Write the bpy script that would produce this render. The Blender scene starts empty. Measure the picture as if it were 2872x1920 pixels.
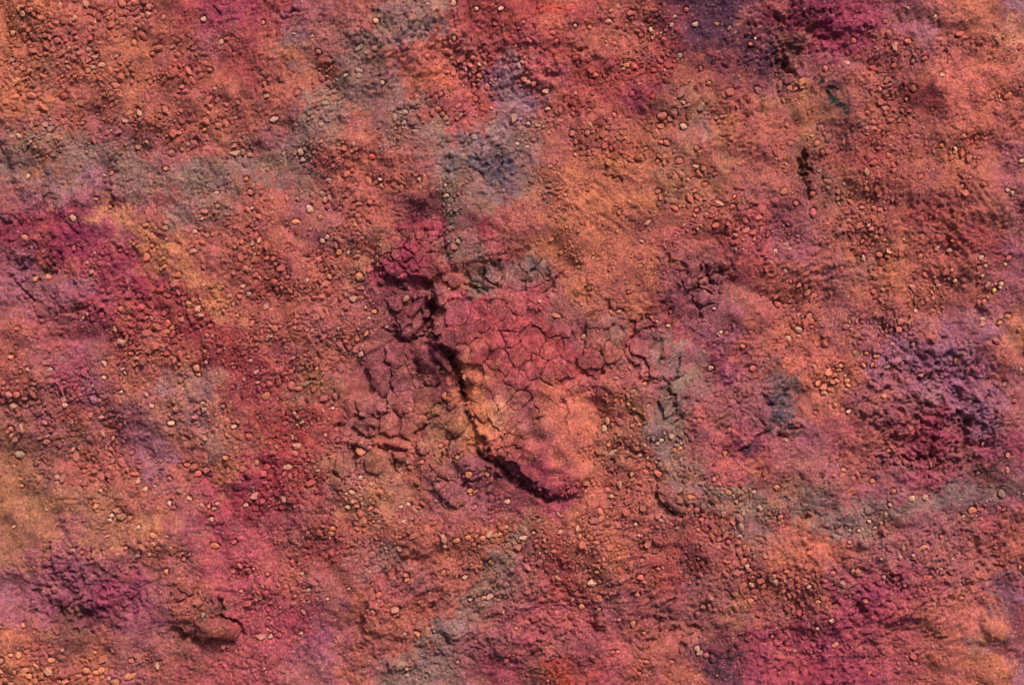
import bpy, bmesh, math, random
import numpy as np

# ------------------------------------------------------------------ camera, sky, sun, exposure
# One picture pixel of the 2872 x 1920 photograph is one millimetre of ground.
scene = bpy.context.scene
CAM_Z = 5.0
cam_data = bpy.data.cameras.new("camera")
cam = bpy.data.objects.new("camera", cam_data)
scene.collection.objects.link(cam)
cam.location = (0.0, 0.0, CAM_Z)
cam.rotation_euler = (0.0, 0.0, 0.0)
cam_data.sensor_width = 36.0
cam_data.lens = 36.0 * CAM_Z / 2.872
cam_data.clip_start = 0.05
cam_data.clip_end = 500.0
scene.camera = cam

SUN_ELEV, SUN_AZ = math.radians(44), math.radians(66)       # azimuth counter-clockwise from +X: light comes from the upper right
world = bpy.data.worlds.new("World")
scene.world = world
world.use_nodes = True
wn = world.node_tree.nodes
sky = wn.new("ShaderNodeTexSky")
sky.sky_type = 'NISHITA'
sky.sun_disc = False
sky.sun_elevation = SUN_ELEV
sky.sun_rotation = math.pi / 2 - SUN_AZ
sky.dust_density = 8.0
sky.air_density = 0.6
sky.ozone_density = 0.5
wn["Background"].inputs["Strength"].default_value = 0.055
world.node_tree.links.new(sky.outputs[0], wn["Background"].inputs["Color"])

sun_data = bpy.data.lights.new("sun", 'SUN')
sun_data.energy = 1.5
sun_data.angle = math.radians(10)
sun_data.color = (1.0, 0.95, 0.88)
sun = bpy.data.objects.new("sun", sun_data)
scene.collection.objects.link(sun)
sun.rotation_euler = (0.0, math.pi / 2 - SUN_ELEV, SUN_AZ)
sun.location = (-3, 3, 4)

scene.view_settings.view_transform = 'Standard'
scene.view_settings.look = 'None'
scene.view_settings.gamma = 1.0
scene.view_settings.use_curve_mapping = False
scene.view_settings.exposure = 0.92

# ------------------------------------------------------------------ helpers: noise
rng = np.random.RandomState(7)
random.seed(7)
PERM = np.random.RandomState(11).permutation(512).astype(np.int32)
ANG = np.random.RandomState(12).rand(512).astype(np.float32) * 6.2831853
GX, GY = np.cos(ANG), np.sin(ANG)

def pn(x, y, s=0):
    """gradient noise, about -1..1; x and y in lattice cells"""
    x = np.asarray(x, np.float32) + s * 17.37; y = np.asarray(y, np.float32) + s * 9.71
    xf, yf = np.floor(x), np.floor(y)
    xi, yi = xf.astype(np.int32), yf.astype(np.int32)
    fx, fy = x - xf, y - yf
    def g(i, j, dx, dy):
        h = PERM[(PERM[i & 511] + j) & 511]
        return GX[h] * dx + GY[h] * dy
    u = fx * fx * fx * (fx * (fx * 6 - 15) + 10); v = fy * fy * fy * (fy * (fy * 6 - 15) + 10)
    a = g(xi, yi, fx, fy); b = g(xi + 1, yi, fx - 1, fy)
    c = g(xi, yi + 1, fx, fy - 1); d = g(xi + 1, yi + 1, fx - 1, fy - 1)
    return ((a + (b - a) * u) * (1 - v) + (c + (d - c) * u) * v) * 1.5

def fbm(x, y, size, octs, s=0, gain=0.5):
    t, a = 0.0, 1.0
    for o in range(octs):
        t = t + a * pn(x / size, y / size, s + o * 3)
        size *= 0.5; a *= gain
    return t

def sstep(t):
    t = np.clip(t, 0, 1)
    return t * t * (3 - 2 * t)

def lin(c):
    c = np.asarray(c, np.float64) / 255.0
    return np.where(c <= 0.04045, c / 12.92, ((c + 0.055) / 1.055) ** 2.4)

# ------------------------------------------------------------------ soil pigment map, 36 x 24 cells of 80 mm
PAL = {'o': (180, 100, 77), 't': (158, 99, 78), 's': (170, 88, 79), 'c': (198, 102, 86), 'r': (158, 64, 66),
       'e': (172, 80, 86), 'm': (150, 56, 80), 'k': (108, 46, 60), 'v': (152, 82, 96), 'p': (150, 94, 112),
       'g': (145, 101, 95), 'w': (156, 86, 88), 'd': (112, 68, 62), 'b': (112, 90, 94), 'y': (180, 112, 84),
       'n': (76, 42, 68), 'l': (200, 130, 104), 'h': (102, 76, 88)}
SOIL = [
 "oossssrmm" "rvwsggwrr" "rcrssknnw" "skmmvwsov",
 "osssooswr" "sgwgwccer" "ersssrkkv" "dmmmswssl",
 "otsoosrsr" "sosggwcsp" "eerrrsskk" "wwwswsscs",
 "oossossss" "ssggwserp" "psrrmdtss" "todssrscs",
 "wtswwssos" "wggsggewg" "gsssosgos" "stwsssscs",
 "gogggwwsg" "ggscswgbb" "gssootsts" "sdsrssosv",
 "wggvgsggs" "sgssssdgb" "goooottsw" "sdtsswssw",
 "vsmwwswgs" "swwsskkgs" "sosoossse" "kwsssrsow",
 "kcmmwosss" "sswsteege" "sosssesre" "vwssosrrv",
 "vdseesoss" "rsstmmssg" "gsososwwr" "sswtosswv",
 "vwvmsrsos" "ssswkkwee" "ewosokvws" "sswsssssv",
 "seemrsrrs" "sswswwkee" "ewwgrrvvs" "sswvwsvpo",
 "swvwsssrr" "esswweksr" "eeeswegms" "scsswvpvs",
 "swmvowggm" "ettswwkce" "eceswwgvw" "bcswvpvvw",
 "wwswvswos" "srrwwstol" "wscstgewv" "bsewwmppw",
 "twdsvpsgs" "orswsstoc" "scctsgwem" "wveswmmvm",
 "tdssspsor" "ertwtswvk" "kmcsstwee" "wwwsvmwdv",
 "ytttsswem" "mrwyyswve" "kmssswtgg" "tgwvvghhv",
 "tywtyywee" "ewrssssso" "tsosssesg" "csggwvwes",
 "twvwwswee" "esrwgssog" "wrsosrksw" "ocswvwwws",
 "vvvkmwsee" "eswsewssg" "wrswsrwws" "sswmeewsv",
 "vvdkvwsde" "emwssssgw" "eeewkwwts" "wsmmesssk",
 "osdswwdse" "evvsssgvw" "ewkesswkm" "emmeessov",
 "oosowseee" "ewvsgggwm" "drresssnm" "cmmmessoo",
]
SOIL = [SOIL[i * 4] + SOIL[i * 4 + 1] + SOIL[i * 4 + 2] + SOIL[i * 4 + 3] for i in range(24)] if len(SOIL) == 96 else SOIL
GRID = np.array([[lin(PAL[ch]) for ch in row] for row in SOIL])            # 24 x 36 x 3, linear
_p = np.pad(GRID, ((1, 1), (1, 1), (0, 0)), mode='edge')
_b = sum(_p[j:j + 24, i:i + 36] for j in range(3) for i in range(3)) / 9.0
GRID = 0.66 * GRID + 0.24 * _b + 0.10 * lin((168, 88, 82))                 # pigments bleed into each other

# stains and painted shade with a shape of their own: x, y, rx, ry, tilt, colour, strength
STAINS_SHADE = [
 (520, 1130, 130, 100, 20, (170, 112, 98), .65), (640, 1120, 70, 60, 0, (182, 108, 88), .6), (1560, 1330, 70, 60, 20, (168, 66, 88), .6), (110, 660, 130, 70, -20, (136, 46, 74), .45),
 (1330, 395, 70, 22, 10, (72, 76, 98), .9), (1300, 440, 45, 22, -30, (70, 74, 96), .9), (1385, 500, 60, 26, -35, (84, 84, 118), .8),
 (1420, 470, 30, 22, 0, (84, 84, 112), .8), (1270, 470, 34, 22, 20, (80, 80, 104), .7), (1440, 540, 22, 14, 0, (90, 88, 120), .6),
 (2310, 225, 26, 14, -25, (38, 38, 36), 1.), (2335, 250, 26, 12, -50, (38, 38, 36), 1.), (2347, 275, 14, 14, -40, (46, 48, 48), 1.),
 (2364, 298, 18, 12, -45, (38, 40, 38), 1.), (2376, 316, 12, 7, -10, (40, 40, 40), .9),
 (2250, 478, 16, 14, 0, (40, 34, 34), .8),  # the pit's inner darkness, painted into the soil colour
 (2165, 1130, 40, 40, 0, (62, 56, 84), .9), (2190, 1170, 40, 30, -20, (60, 54, 84), .9), (2210, 1110, 36, 12, 10, (64, 60, 84), .8),
 (2170, 1190, 20, 16, 0, (58, 56, 84), .8), (2115, 1245, 40, 14, 25, (66, 48, 72), .8), (2205, 1205, 30, 14, 0, (62, 54, 72), .7),
 (2008, 50, 60, 90, 0, (70, 42, 66), .7), (1970, 95, 60, 40, -40, (82, 42, 66), .6), (2120, 150, 60, 50, -30, (78, 40, 62), .7),
 (2160, 190, 60, 26, -20, (76, 40, 60), .6), (2260, 30, 120, 50, 10, (118, 44, 80), .6), (2330, 110, 80, 40, -20, (140, 50, 92), .7),
 (170, 620, 40, 22, -20, (128, 34, 84), .7), (215, 650, 50, 24, -20, (136, 44, 100), .7), (130, 640, 40, 22, -30, (190, 88, 70), .7),
 (60, 720, 40, 36, -40, (150, 84, 108), .6), (40, 810, 50, 26, 0, (150, 86, 110), .6), (220, 800, 50, 30, 0, (144, 88, 122), .7),
 (1150, 715, 70, 45, 0, (168, 56, 98), .8), (1110, 750, 60, 36, 0, (160, 58, 100), .8), (1165, 620, 50, 36, 0, (140, 46, 80), .8),
 (1220, 630, 40, 36, 0, (180, 70, 92), .7), (1180, 595, 60, 24, 0, (104, 44, 64), .6), (1340, 640, 50, 40, -30, (150, 56, 80), .7),
 (1320, 880, 70, 40, -30, (178, 78, 112), .7), (1430, 960, 110, 80, 0, (180, 74, 84), .6), (1540, 1000, 100, 70, 0, (186, 84, 84), .5),
 (1540, 1320, 70, 70, 0, (164, 64, 92), .8), (1500, 1280, 60, 50, 0, (170, 72, 92), .5), (1600, 1190, 70, 110, -20, (192, 102, 84), .7),
 (1320, 1130, 40, 90, 15, (200, 112, 84), .8), (1300, 1190, 50, 36, 0, (176, 116, 82), .9), (1660, 1330, 60, 40, 0, (196, 108, 86), .4),
 (1090, 1380, 110, 40, 0, (186, 116, 94), .8), (1060, 1440, 50, 30, 0, (186, 116, 94), .6), (1030, 1360, 40, 20, 0, (186, 116, 94), .5),
 (1400, 1400, 80, 26, -25, (96, 46, 66), .6), (1340, 1320, 60, 50, -30, (120, 56, 74), .5),  # shade at the mound's lower left foot, painted in dark purple
 (1890, 1070, 22, 60, 8, (122, 102, 98), .9), (1870, 1170, 34, 50, -20, (126, 104, 100), .9), (1850, 1230, 60, 40, -20, (132, 108, 104), .8),
 (1500, 740, 44, 40, -20, (130, 106, 100), .8), (1345, 780, 44, 44, 0, (122, 104, 94), .8), (1268, 610, 18, 110, 0, (118, 98, 90), .8),
 (1850, 960, 34, 70, 10, (140, 104, 112), .7), (2015, 1010, 30, 60, 35, (118, 46, 76), .7), (2050, 1050, 60, 60, 0, (158, 80, 112), .5),
 (2540, 980, 60, 50, 0, (150, 90, 122), .7), (2630, 1090, 50, 30, 0, (150, 98, 134), .8), (2560, 1110, 60, 40, 0, (148, 90, 118), .6),
 (2740, 1190, 60, 50, 0, (140, 92, 122), .7), (2560, 1200, 100, 60, 0, (160, 62, 88), .5), (2760, 1275, 34, 36, 0, (170, 74, 124), .8),
 (2610, 1330, 80, 40, 0, (160, 70, 98), .5), (2330, 1120, 50, 40, 0, (206, 124, 92), .8), (2380, 1230, 60, 40, 0, (172, 84, 108), .5),
 (2730, 890, 50, 40, 0, (150, 92, 118), .7), (2620, 910, 40, 30, 0, (148, 92, 120), .6), (2850, 950, 50, 36, 0, (196, 124, 94), .7),
 (2850, 15, 30, 24, 0, (138, 100, 130), .8), (2690, 250, 60, 90, 20, (200, 102, 92), .7), (2590, 80, 40, 36, -30, (160, 100, 130), .6),
 (2540, 180, 60, 40, 0, (110, 50, 56), .5), (2570, 260, 60, 60, 0, (112, 50, 52), .6), (2260, 240, 20, 26, 0, (186, 138, 84), .7),
 (1480, 290, 34, 24, 0, (140, 104, 138), .6), (1440, 190, 22, 60, 10, (160, 112, 124), .7), (1190, 90, 60, 30, 10, (130, 110, 116), .8),
 (840, 40, 40, 30, 0, (150, 74, 106), .8), (845, 110, 30, 20, 0, (142, 100, 112), .7), (1820, 230, 60, 50, 0, (126, 44, 58), .7),
 (1545, 25, 50, 24, 0, (190, 66, 56), .8), (1280, 330, 60, 30, 0, (190, 92, 90), .6), (1180, 210, 60, 50, 0, (206, 106, 84), .6),
 (1230, 240, 60, 40, -20, (208, 104, 84), .6), (1370, 640, 30, 30, 0, (150, 50, 74), .6), (1660, 560, 140, 90, -15, (190, 116, 76), .6),
 (1620, 700, 120, 70, -20, (190, 112, 78), .5), (1800, 640, 80, 60, 0, (160, 88, 76), .4), (1910, 850, 50, 40, 0, (110, 46, 68), .6),
 (1960, 800, 70, 50, 0, (148, 80, 100), .6), (1900, 780, 40, 36, 0, (146, 78, 100), .6),
 (660, 1120, 60, 60, -30, (134, 40, 62), .6), (780, 1300, 50, 130, -20, (150, 46, 66), .6), (560, 1150, 20, 90, 0, (142, 104, 128), .5),
 (395, 1260, 30, 60, 0, (150, 92, 116), .7), (250, 1090, 40, 40, -30, (150, 80, 124), .7), (215, 1010, 30, 30, 0, (166, 76, 116), .6),
 (450, 1060, 26, 50, 10, (142, 106, 120), .6), (20, 1440, 30, 140, 0, (160, 112, 70), .6), (60, 1420, 60, 40, 0, (186, 132, 88), .5),
 (250, 1620, 60, 40, 0, (136, 78, 100), .5), (300, 1670, 40, 40, 0, (166, 56, 96), .7), (400, 1710, 40, 30, 0, (160, 76, 118), .6),
 (820, 1750, 40, 50, 0, (160, 50, 92), .6), (900, 1790, 40, 26, 0, (140, 66, 112), .6), (1260, 1770, 60, 36, 10, (138, 108, 116), .8),
 (1180, 1880, 90, 50, 20, (132, 106, 104), .7), (1300, 1800, 36, 24, 0, (160, 84, 110), .6), (1560, 1880, 80, 26, 0, (170, 66, 48), .7),
 (2050, 1860, 50, 60, 0, (62, 38, 56), .6), (2230, 1880, 90, 44, 10, (166, 54, 96), .7), (2400, 1680, 60, 40, 0, (140, 60, 86), .5),
 (2480, 1730, 40, 24, 0, (172, 64, 96), .6), (2830, 1660, 36, 90, -30, (118, 78, 110), .7), (2750, 1810, 40, 24, 0, (122, 92, 128), .6),
 (2860, 1900, 30, 40, 0, (140, 96, 134), .7), (2760, 1760, 46, 60, 0, (196, 116, 90), .6), (2120, 1310, 60, 30, 0, (200, 112, 84), .5),
 (2440, 1430, 80, 26, 0, (130, 112, 106), .6), (2340, 1480, 70, 30, 0, (132, 110, 104), .6), (10, 1640, 16, 60, 0, (150, 100, 120), .6),
]

GREY, CRIM, MAG = (144, 104, 97), (148, 50, 62), (142, 46, 76)
# veins of other earth in the soil, and one hollow's painted shade: points, half width, colour, strength
VEINS_SHADE = [
 ([(0, 470), (130, 420), (260, 430), (340, 470), (470, 480), (560, 490), (640, 500), (700, 450), (780, 480), (850, 400), (880, 300), (960, 230), (1000, 150), (1080, 80), (1200, 30)], 40, GREY, .85),
 ([(560, 490), (520, 560), (490, 620)], 34, GREY, .8), ([(960, 230), (1050, 270), (1130, 300), (1200, 350), (1270, 400)], 36, GREY, .8), ([(1270, 400), (1265, 500), (1270, 620), (1275, 720)], 18, (126, 98, 90), .8),
 ([(1880, 960), (1905, 1040), (1890, 1100), (1870, 1200), (1850, 1250), (1900, 1320), (1980, 1370), (2100, 1420), (2250, 1420), (2400, 1450), (2560, 1440), (2700, 1400), (2860, 1370)], 32, (138, 102, 95), .75),
 ([(1460, 1490), (1400, 1560), (1360, 1620), (1330, 1700), (1250, 1760), (1180, 1850), (1130, 1920)], 28, GREY, .75), ([(1440, 180), (1440, 280), (1400, 360), (1330, 400)], 32, (160, 114, 116), .75),
 ([(330, 780), (480, 880), (620, 960), (690, 1060), (760, 1200), (790, 1330), (720, 1420), (600, 1420)], 52, CRIM, .55), ([(20, 640), (150, 640), (240, 680), (330, 750), (400, 800)], 48, MAG, .6),
 ([(310, 600), (400, 660), (500, 740), (580, 820), (640, 880)], 36, (186, 114, 82), .7), ([(2540, 190), (2580, 290), (2600, 330)], 40, (116, 48, 52), .5), ([(2560, 510), (2650, 560), (2740, 620), (2790, 720)], 40, (124, 50, 58), .5),
 ([(2180, 1860), (2300, 1780), (2400, 1700), (2500, 1620)], 60, (148, 58, 82), .55), ([(560, 1450), (640, 1560), (690, 1680), (760, 1760)], 70, (170, 70, 86), .5), ([(90, 560), (200, 520), (260, 500)], 30, (152, 100, 116), .5),
 ([(60, 700), (40, 800), (200, 800)], 34, (152, 84, 106), .5), ([(1330, 1020), (1325, 1090), (1345, 1160), (1360, 1210)], 26, (198, 114, 84), .7), ([(1560, 1150), (1610, 1210), (1600, 1290)], 50, (190, 100, 84), .55),
 ([(1270, 870), (1240, 920)], 36, (186, 84, 96), .6), ([(1380, 880), (1480, 920), (1570, 980)], 60, (180, 70, 76), .6), ([(1400, 1010), (1500, 1050)], 50, (178, 76, 80), .5),
 ([(1010, 1060), (1120, 1040), (1180, 980), (1140, 900)], 50, (146, 70, 80), .6), ([(1080, 800), (1170, 810)], 22, (96, 44, 58), .5), ([(2010, 20), (2090, 130), (2190, 190)], 36, (84, 44, 62), .5),  # the short dark band paints the shade in the hollow under the magenta block
 ([(2180, 40), (2300, 30), (2420, 60)], 50, (134, 46, 76), .5), ([(2480, 1010), (2600, 980), (2700, 1040), (2760, 1150)], 46, (152, 94, 124), .5), ([(130, 1600), (220, 1680), (330, 1650), (420, 1720)], 46, (146, 66, 94), .5),
]
def soil_colour(px, py, mottle=1.0):
    """linear rgb of the soil pigment and painted shade at picture millimetres"""
    px = np.asarray(px, np.float32); py = np.asarray(py, np.float32)
    wx = px + 30 * pn(px / 150, py / 150, 1) + 28 * pn(px / 48, py / 48, 2) + 22 * pn(px / 15, py / 15, 3) + 12 * pn(px / 6, py / 6, 9) * mottle
    wy = py + 30 * pn(px / 150, py / 150, 4) + 28 * pn(px / 48, py / 48, 5) + 22 * pn(px / 15, py / 15, 6) + 12 * pn(px / 6, py / 6, 10) * mottle
    gx = np.clip(wx / 80 - 0.5, 0, 34.999); gy = np.clip(wy / 80 - 0.5, 0, 22.999)
    ix, iy = gx.astype(int), gy.astype(int)
    nz, nw = fbm(px, py, 46, 4, 81, 0.62), fbm(px, py, 46, 4, 85, 0.62)
    fx = sstep(0.5 + (gx - ix - 0.5 + 0.34 * nz) * 1.45)[:, None]; fy = sstep(0.5 + (gy - iy - 0.5 + 0.34 * nw) * 1.45)[:, None]      # patches interlock in ragged tongues
    c = (GRID[iy, ix] * (1 - fx) + GRID[iy, ix + 1] * fx) * (1 - fy) + (GRID[iy + 1, ix] * (1 - fx) + GRID[iy + 1, ix + 1] * fx) * fy
    jx = wx + 20 * pn(px / 24, py / 24, 7); jy = wy + 20 * pn(px / 24, py / 24, 8)
    for (sx, sy, rx, ry, tilt, col, k) in STAINS_SHADE:
        R = 1.5 * max(rx, ry) + 40
        w = np.nonzero((np.abs(px - sx) < R) & (np.abs(py - sy) < R))[0]
        if not len(w): continue
        ca, sa = math.cos(math.radians(tilt)), math.sin(math.radians(tilt))
        fw = min(1.0, max(rx, ry) / 70.0) ** 1.5
        dx, dy = px[w] + (jx[w] - px[w]) * fw - sx, py[w] + (jy[w] - py[w]) * fw - sy
        u, v = (dx * ca - dy * sa) / rx, (dx * sa + dy * ca) / ry
        col = np.array(col, float)
        if col[2] > col[1] + 8: col[2] -= 0.5 * (col[2] - col[1] - 8)
        if col[1] > col[2] + 24: col[1] -= 0.5 * (col[1] - col[2] - 24)
        if min(col) > 50: col = col * 0.82 + np.array((168, 88, 82)) * 0.18
        m = k * sstep((1.32 - np.sqrt(u * u + v * v) + 0.42 * nz[w]) / 0.8)
        if sum(col) < 290 and max(rx, ry) < 75:      # small dark stains and painted shade break into flecks
            m = m * sstep((fbm(px[w], py[w], 22, 3, 33) + 0.16 + 0.5 * (m - 0.4)) / 0.22)
        else: m = 0.95 * m
        m = m[:, None]
        c[w] = c[w] * (1 - m) + lin(col) * m
    for (pts, hw, col, k) in VEINS_SHADE:
        xs = [p[0] for p in pts]; ys = [p[1] for p in pts]; R = 2 * hw + 40
        w = np.nonzero((px > min(xs) - R) & (px < max(xs) + R) & (py > min(ys) - R) & (py < max(ys) + R))[0]
        if not len(w): continue
        d, _, _ = polydist(jx[w], jy[w], pts)
        m = (k * sstep((1.45 - d / hw + 0.55 * nw[w]) / 0.95) * np.clip(0.85 + 0.5 * nz[w], 0, 1.1))[:, None]
        c[w] = c[w] * (1 - m) + lin(col) * m
    # pigment streaks: a little more ochre here, a little more rose there
    n1 = pn(px / 60, py / 60, 21)[:, None]; n2 = fbm(px, py, 26, 3, 25)[:, None]; n3 = pn(px / 7, py / 7, 31)[:, None]
    c = c * (1 + n1 * np.array([.05, .10, -.10])) * (1 + n2 * np.array([.20, .19, .17])) * (1 + n3 * .2 * mottle)
    return np.clip(c, 0.008, 0.8)

GAIN = np.array([1.0, 1.08, 1.10])          # balances the colour of the daylight against the pigment table
def albedo(px, py, mottle=1.0):
    return np.clip(soil_colour(px, py, mottle) * GAIN, 0.006, 0.85)

# ------------------------------------------------------------------ relief of the ground
def lines(lo, hi, step):
    core = np.arange(lo, hi + step, step)
    d, out, p, q = step, [], core[0], core[-1]
    L, Rr = [], []
    for _ in range(46):
        d *= 1.255; p -= d; q += d
        L.append(p); Rr.append(q)
    return np.array(L[::-1] + list(core) + Rr)
XL = lines(-30, 2902, 3.0); YL = lines(-30, 1950, 3.0)
NX, NY = len(XL), len(YL)
PX, PY = np.meshgrid(XL, YL)
PX = PX.astype(np.float32); PY = PY.astype(np.float32)
IN = (sstep((np.minimum(np.minimum(PX + 260, 3132 - PX), np.minimum(PY + 260, 2180 - PY))) / 200)).astype(np.float32)

def window(x0, y0, x1, y1):
    i0, i1 = np.searchsorted(XL, (x0, x1)); j0, j1 = np.searchsorted(YL, (y0, y1))
    return (slice(max(j0 - 1, 0), j1 + 1), slice(max(i0 - 1, 0), i1 + 1))

def polydist(x, y, pts):
    """distance to an open polyline, side (+ left when walking with picture y down), and the parameter along it"""
    best = np.full(x.shape, 1e9, np.float32); side = np.zeros_like(best); par = np.zeros_like(best)
    n = len(pts) - 1
    for k in range(n):
        (ax, ay), (bx, by) = pts[k], pts[k + 1]
        dx, dy = bx - ax, by - ay
        t = np.clip(((x - ax) * dx + (y - ay) * dy) / (dx * dx + dy * dy), 0, 1)
        d = np.hypot(x - ax - t * dx, y - ay - t * dy)
        m = d < best
        best = np.where(m, d, best)
        side = np.where(m, np.sign(dx * (y - ay) - dy * (x - ax)), side)
        par = np.where(m, (k + t) / n, par)
    return best, side, par

def polysd(x, y, pts):
    """signed distance to a closed polygon, positive inside"""
    d, _, _ = polydist(x, y, list(pts) + [pts[0]])
    ins = np.zeros(x.shape, bool)
    for k in range(len(pts)):
        (ax, ay), (bx, by) = pts[k], pts[(k + 1) % len(pts)]
        if ay == by: continue
        ins ^= ((ay > y) != (by > y)) & (x < (bx - ax) * (y - ay) / (by - ay) + ax)
    return np.where(ins, d, -d)

# broad swells
H = (34 * fbm(PX, PY, 620, 2, 40) + 25 * fbm(PX, PY, 210, 2, 44) + 10 * fbm(PX, PY, 80, 2, 47)) * IN
_wx = PX + 60 * pn(PX / 160, PY / 160, 48); _wy = PY + 60 * pn(PX / 160, PY / 160, 49)
H -= 9 * IN * np.exp(-(pn(_wx / 330, _wy / 330, 46) / 0.11) ** 2) * sstep((pn(PX / 260, PY / 260, 45) + 0.25) / 0.5)      # shallow wash lines
SMOOTH = 0.8 * sstep((fbm(PX, PY, 210, 3, 120) - 0.12) / 0.4)      # 1 where dust has settled smooth
# warped coordinates give torn, natural outlines to everything carved
WX = PX + 9 * pn(PX / 42, PY / 42, 50) + 4 * pn(PX / 14, PY / 14, 51)
WY = PY + 9 * pn(PX / 42, PY / 42, 52) + 4 * pn(PX / 14, PY / 14, 53)

JX = PX + 10 * pn(PX / 30, PY / 30, 54) + 7 * pn(PX / 12, PY / 12, 55)
JY = PY + 10 * pn(PX / 30, PY / 30, 56) + 7 * pn(PX / 12, PY / 12, 57)
# crumbly ground: x, y, rx, ry, amplitude
ROUGH = [(2620, 1150, 200, 200, 17), (2500, 1100, 120, 150, 10), (2700, 1200, 110, 110, 10), (2250, 70, 190, 120, 12), (2130, 130, 130, 110, 10),
         (2380, 1640, 260, 160, 11), (2280, 1850, 220, 110, 12), (2700, 1560, 160, 130, 12), (1540, 1760, 170, 140, 12), (1800, 1700, 120, 110, 9),
         (1980, 1640, 120, 160, 7), (230, 1650, 170, 130, 15), (330, 1700, 110, 80, 8), (110, 690, 150, 120, 12), (230, 800, 150, 110, 11),
         (1120, 90, 190, 110, 9), (1180, 190, 120, 90, 7), (1480, 170, 150, 120, 9), (1600, 200, 120, 80, 7), (1330, 450, 140, 90, 11),
         (2000, 1180, 130, 180, 9), (2130, 1160, 120, 110, 11), (2260, 760, 130, 100, 7), (2620, 640, 140, 110, 8), (2080, 330, 110, 140, 8),
         (2280, 1020, 170, 80, 6), (280, 540, 180, 90, 8), (60, 520, 90, 90, 6), (930, 260, 110, 60, 6), (720, 60, 90, 60, 5), (470, 1180, 130, 130, 7),
         (130, 1240, 120, 60, 7), (320, 1560, 140, 70, 7), (850, 1790, 150, 100, 7), (1250, 1780, 180, 120, 8), (1400, 1650, 160, 90, 6),
         (1080, 1560, 140, 70, 6), (2840, 1580, 100, 120, 10), (2680, 300, 110, 110, 5), (1850, 1520, 120, 70, 5), (560, 1650, 90, 60, 6),
         (1500, 590, 60, 50, 3), (500, 1850, 200, 60, 6), (700, 1650, 120, 160, 6), (2430, 580, 120, 100, 5), (180, 330, 180, 120, 5), (560, 360, 140, 100, 5)]
for (cx, cy, rx, ry) in [(1680, 600, 200, 150), (1560, 1250, 130, 130), (420, 150, 90, 60), (1900, 1000, 60, 60), (2810, 120, 90, 120), (2760, 1800, 110, 90), (1090, 1390, 110, 50), (620, 1110, 80, 60), (470, 720, 110, 110),
                         (60, 1450, 90, 90), (400, 1460, 120, 40), (2820, 1050, 70, 160), (2700, 1380, 150, 70), (960, 1700, 50, 100), (1060, 350, 60, 60), (1180, 250, 60, 40), (2040, 850, 120, 70), (820, 640, 80, 70), (1100, 1100, 120, 120), (2280, 350, 60, 60)]:
    w = window(cx - 1.5 * rx, cy - 1.5 * ry, cx + 1.5 * rx, cy + 1.5 * ry)
    SMOOTH[w] = np.maximum(SMOOTH[w], sstep((1.45 - np.hypot((PX[w] - cx) / rx, (PY[w] - cy) / ry)) / 0.9))
amp = (7.0 - 4.6 * SMOOTH).astype(np.float32)
for (cx, cy, rx, ry, a) in ROUGH:
    w = window(cx - 2 * rx, cy - 2 * ry, cx + 2 * rx, cy + 2 * ry)
    d = np.hypot((WX[w] - cx) / rx, (WY[w] - cy) / ry)
    amp[w] = np.maximum(amp[w], a * sstep((1.75 - d) / 1.25))
dx_ = 11 * pn(PX / 30, PY / 30, 60); dy_ = 11 * pn(PX / 30, PY / 30, 61)
crumb = 0.55 * pn((PX + dx_) / 44, (PY + dy_) / 44, 62) + 0.85 * np.abs(pn((PX + dx_) / 30, (PY + dy_) / 34, 63)) \
        + 0.75 * np.abs(pn((PX + dy_) / 15, (PY + dx_) / 15, 64)) - 0.42      # rounded lumps with sharp creases between them
cr1 = pn((PX + 1.6 * dx_) / 60, (PY + 1.6 * dy_) / 60, 68); cr2 = pn((PX - dy_) / 30, (PY + dx_) / 30, 69)
crease = np.exp(-(cr1 / 0.035) ** 2) * sstep((pn(PX / 90, PY / 90, 70) + 0.1) / 0.3) + 0.8 * np.exp(-(cr2 / 0.06) ** 2) * sstep((pn(PX / 50, PY / 50, 73) - 0.0) / 0.3)
pits = sstep((pn((PX + dx_) / 19, (PY + dy_) / 19, 66) - 0.30) / 0.25)
fine = np.abs(pn((PX + dy_) / 9, (PY + dx_) / 9, 67))
MED = amp * IN * (crumb + 0.35 * fine - 0.75 * crease - 0.6 * pits * sstep((amp - 5) / 3))
# combed, wind-scoured ground: x, y, rx, ry, direction, amplitude
COMB = [(1230, 150, 210, 150, 50, 7), (1420, 330, 90, 120, 50, 7), (1500, 200, 120, 110, 35, 6), (1320, 1680, 230, 150, 40, 7), (1120, 1640, 140, 120, 45, 6), (2230, 790, 130, 110, 20, 7),
        (2680, 620, 130, 120, -45, 7), (1680, 560, 150, 110, -40, 5), (420, 760, 130, 160, -50, 5), (2120, 360, 90, 120, 40, 6), (2600, 1700, 180, 150, 30, 7), (1720, 1680, 200, 80, 15, 6), (1000, 330, 90, 60, 30, 4), (560, 640, 100, 100, -50, 4), (2250, 90, 160, 80, 30, 7)]
for (cx, cy, rx, ry, ang, a) in COMB:
    w = window(cx - 1.5 * rx, cy - 1.5 * ry, cx + 1.5 * rx, cy + 1.5 * ry)
    m = sstep((1.4 - np.hypot((WX[w] - cx) / rx, (WY[w] - cy) / ry)) / 0.8)
    ca, sa = math.cos(math.radians(ang)), math.sin(math.radians(ang))
    u, v = WX[w] * ca - WY[w] * sa, WX[w] * sa + WY[w] * ca
    MED[w] += a * m * (0.9 * pn(u / 44, v / 13, 71) + 0.6 * np.abs(pn(u / 24, v / 8, 72)))

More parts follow.
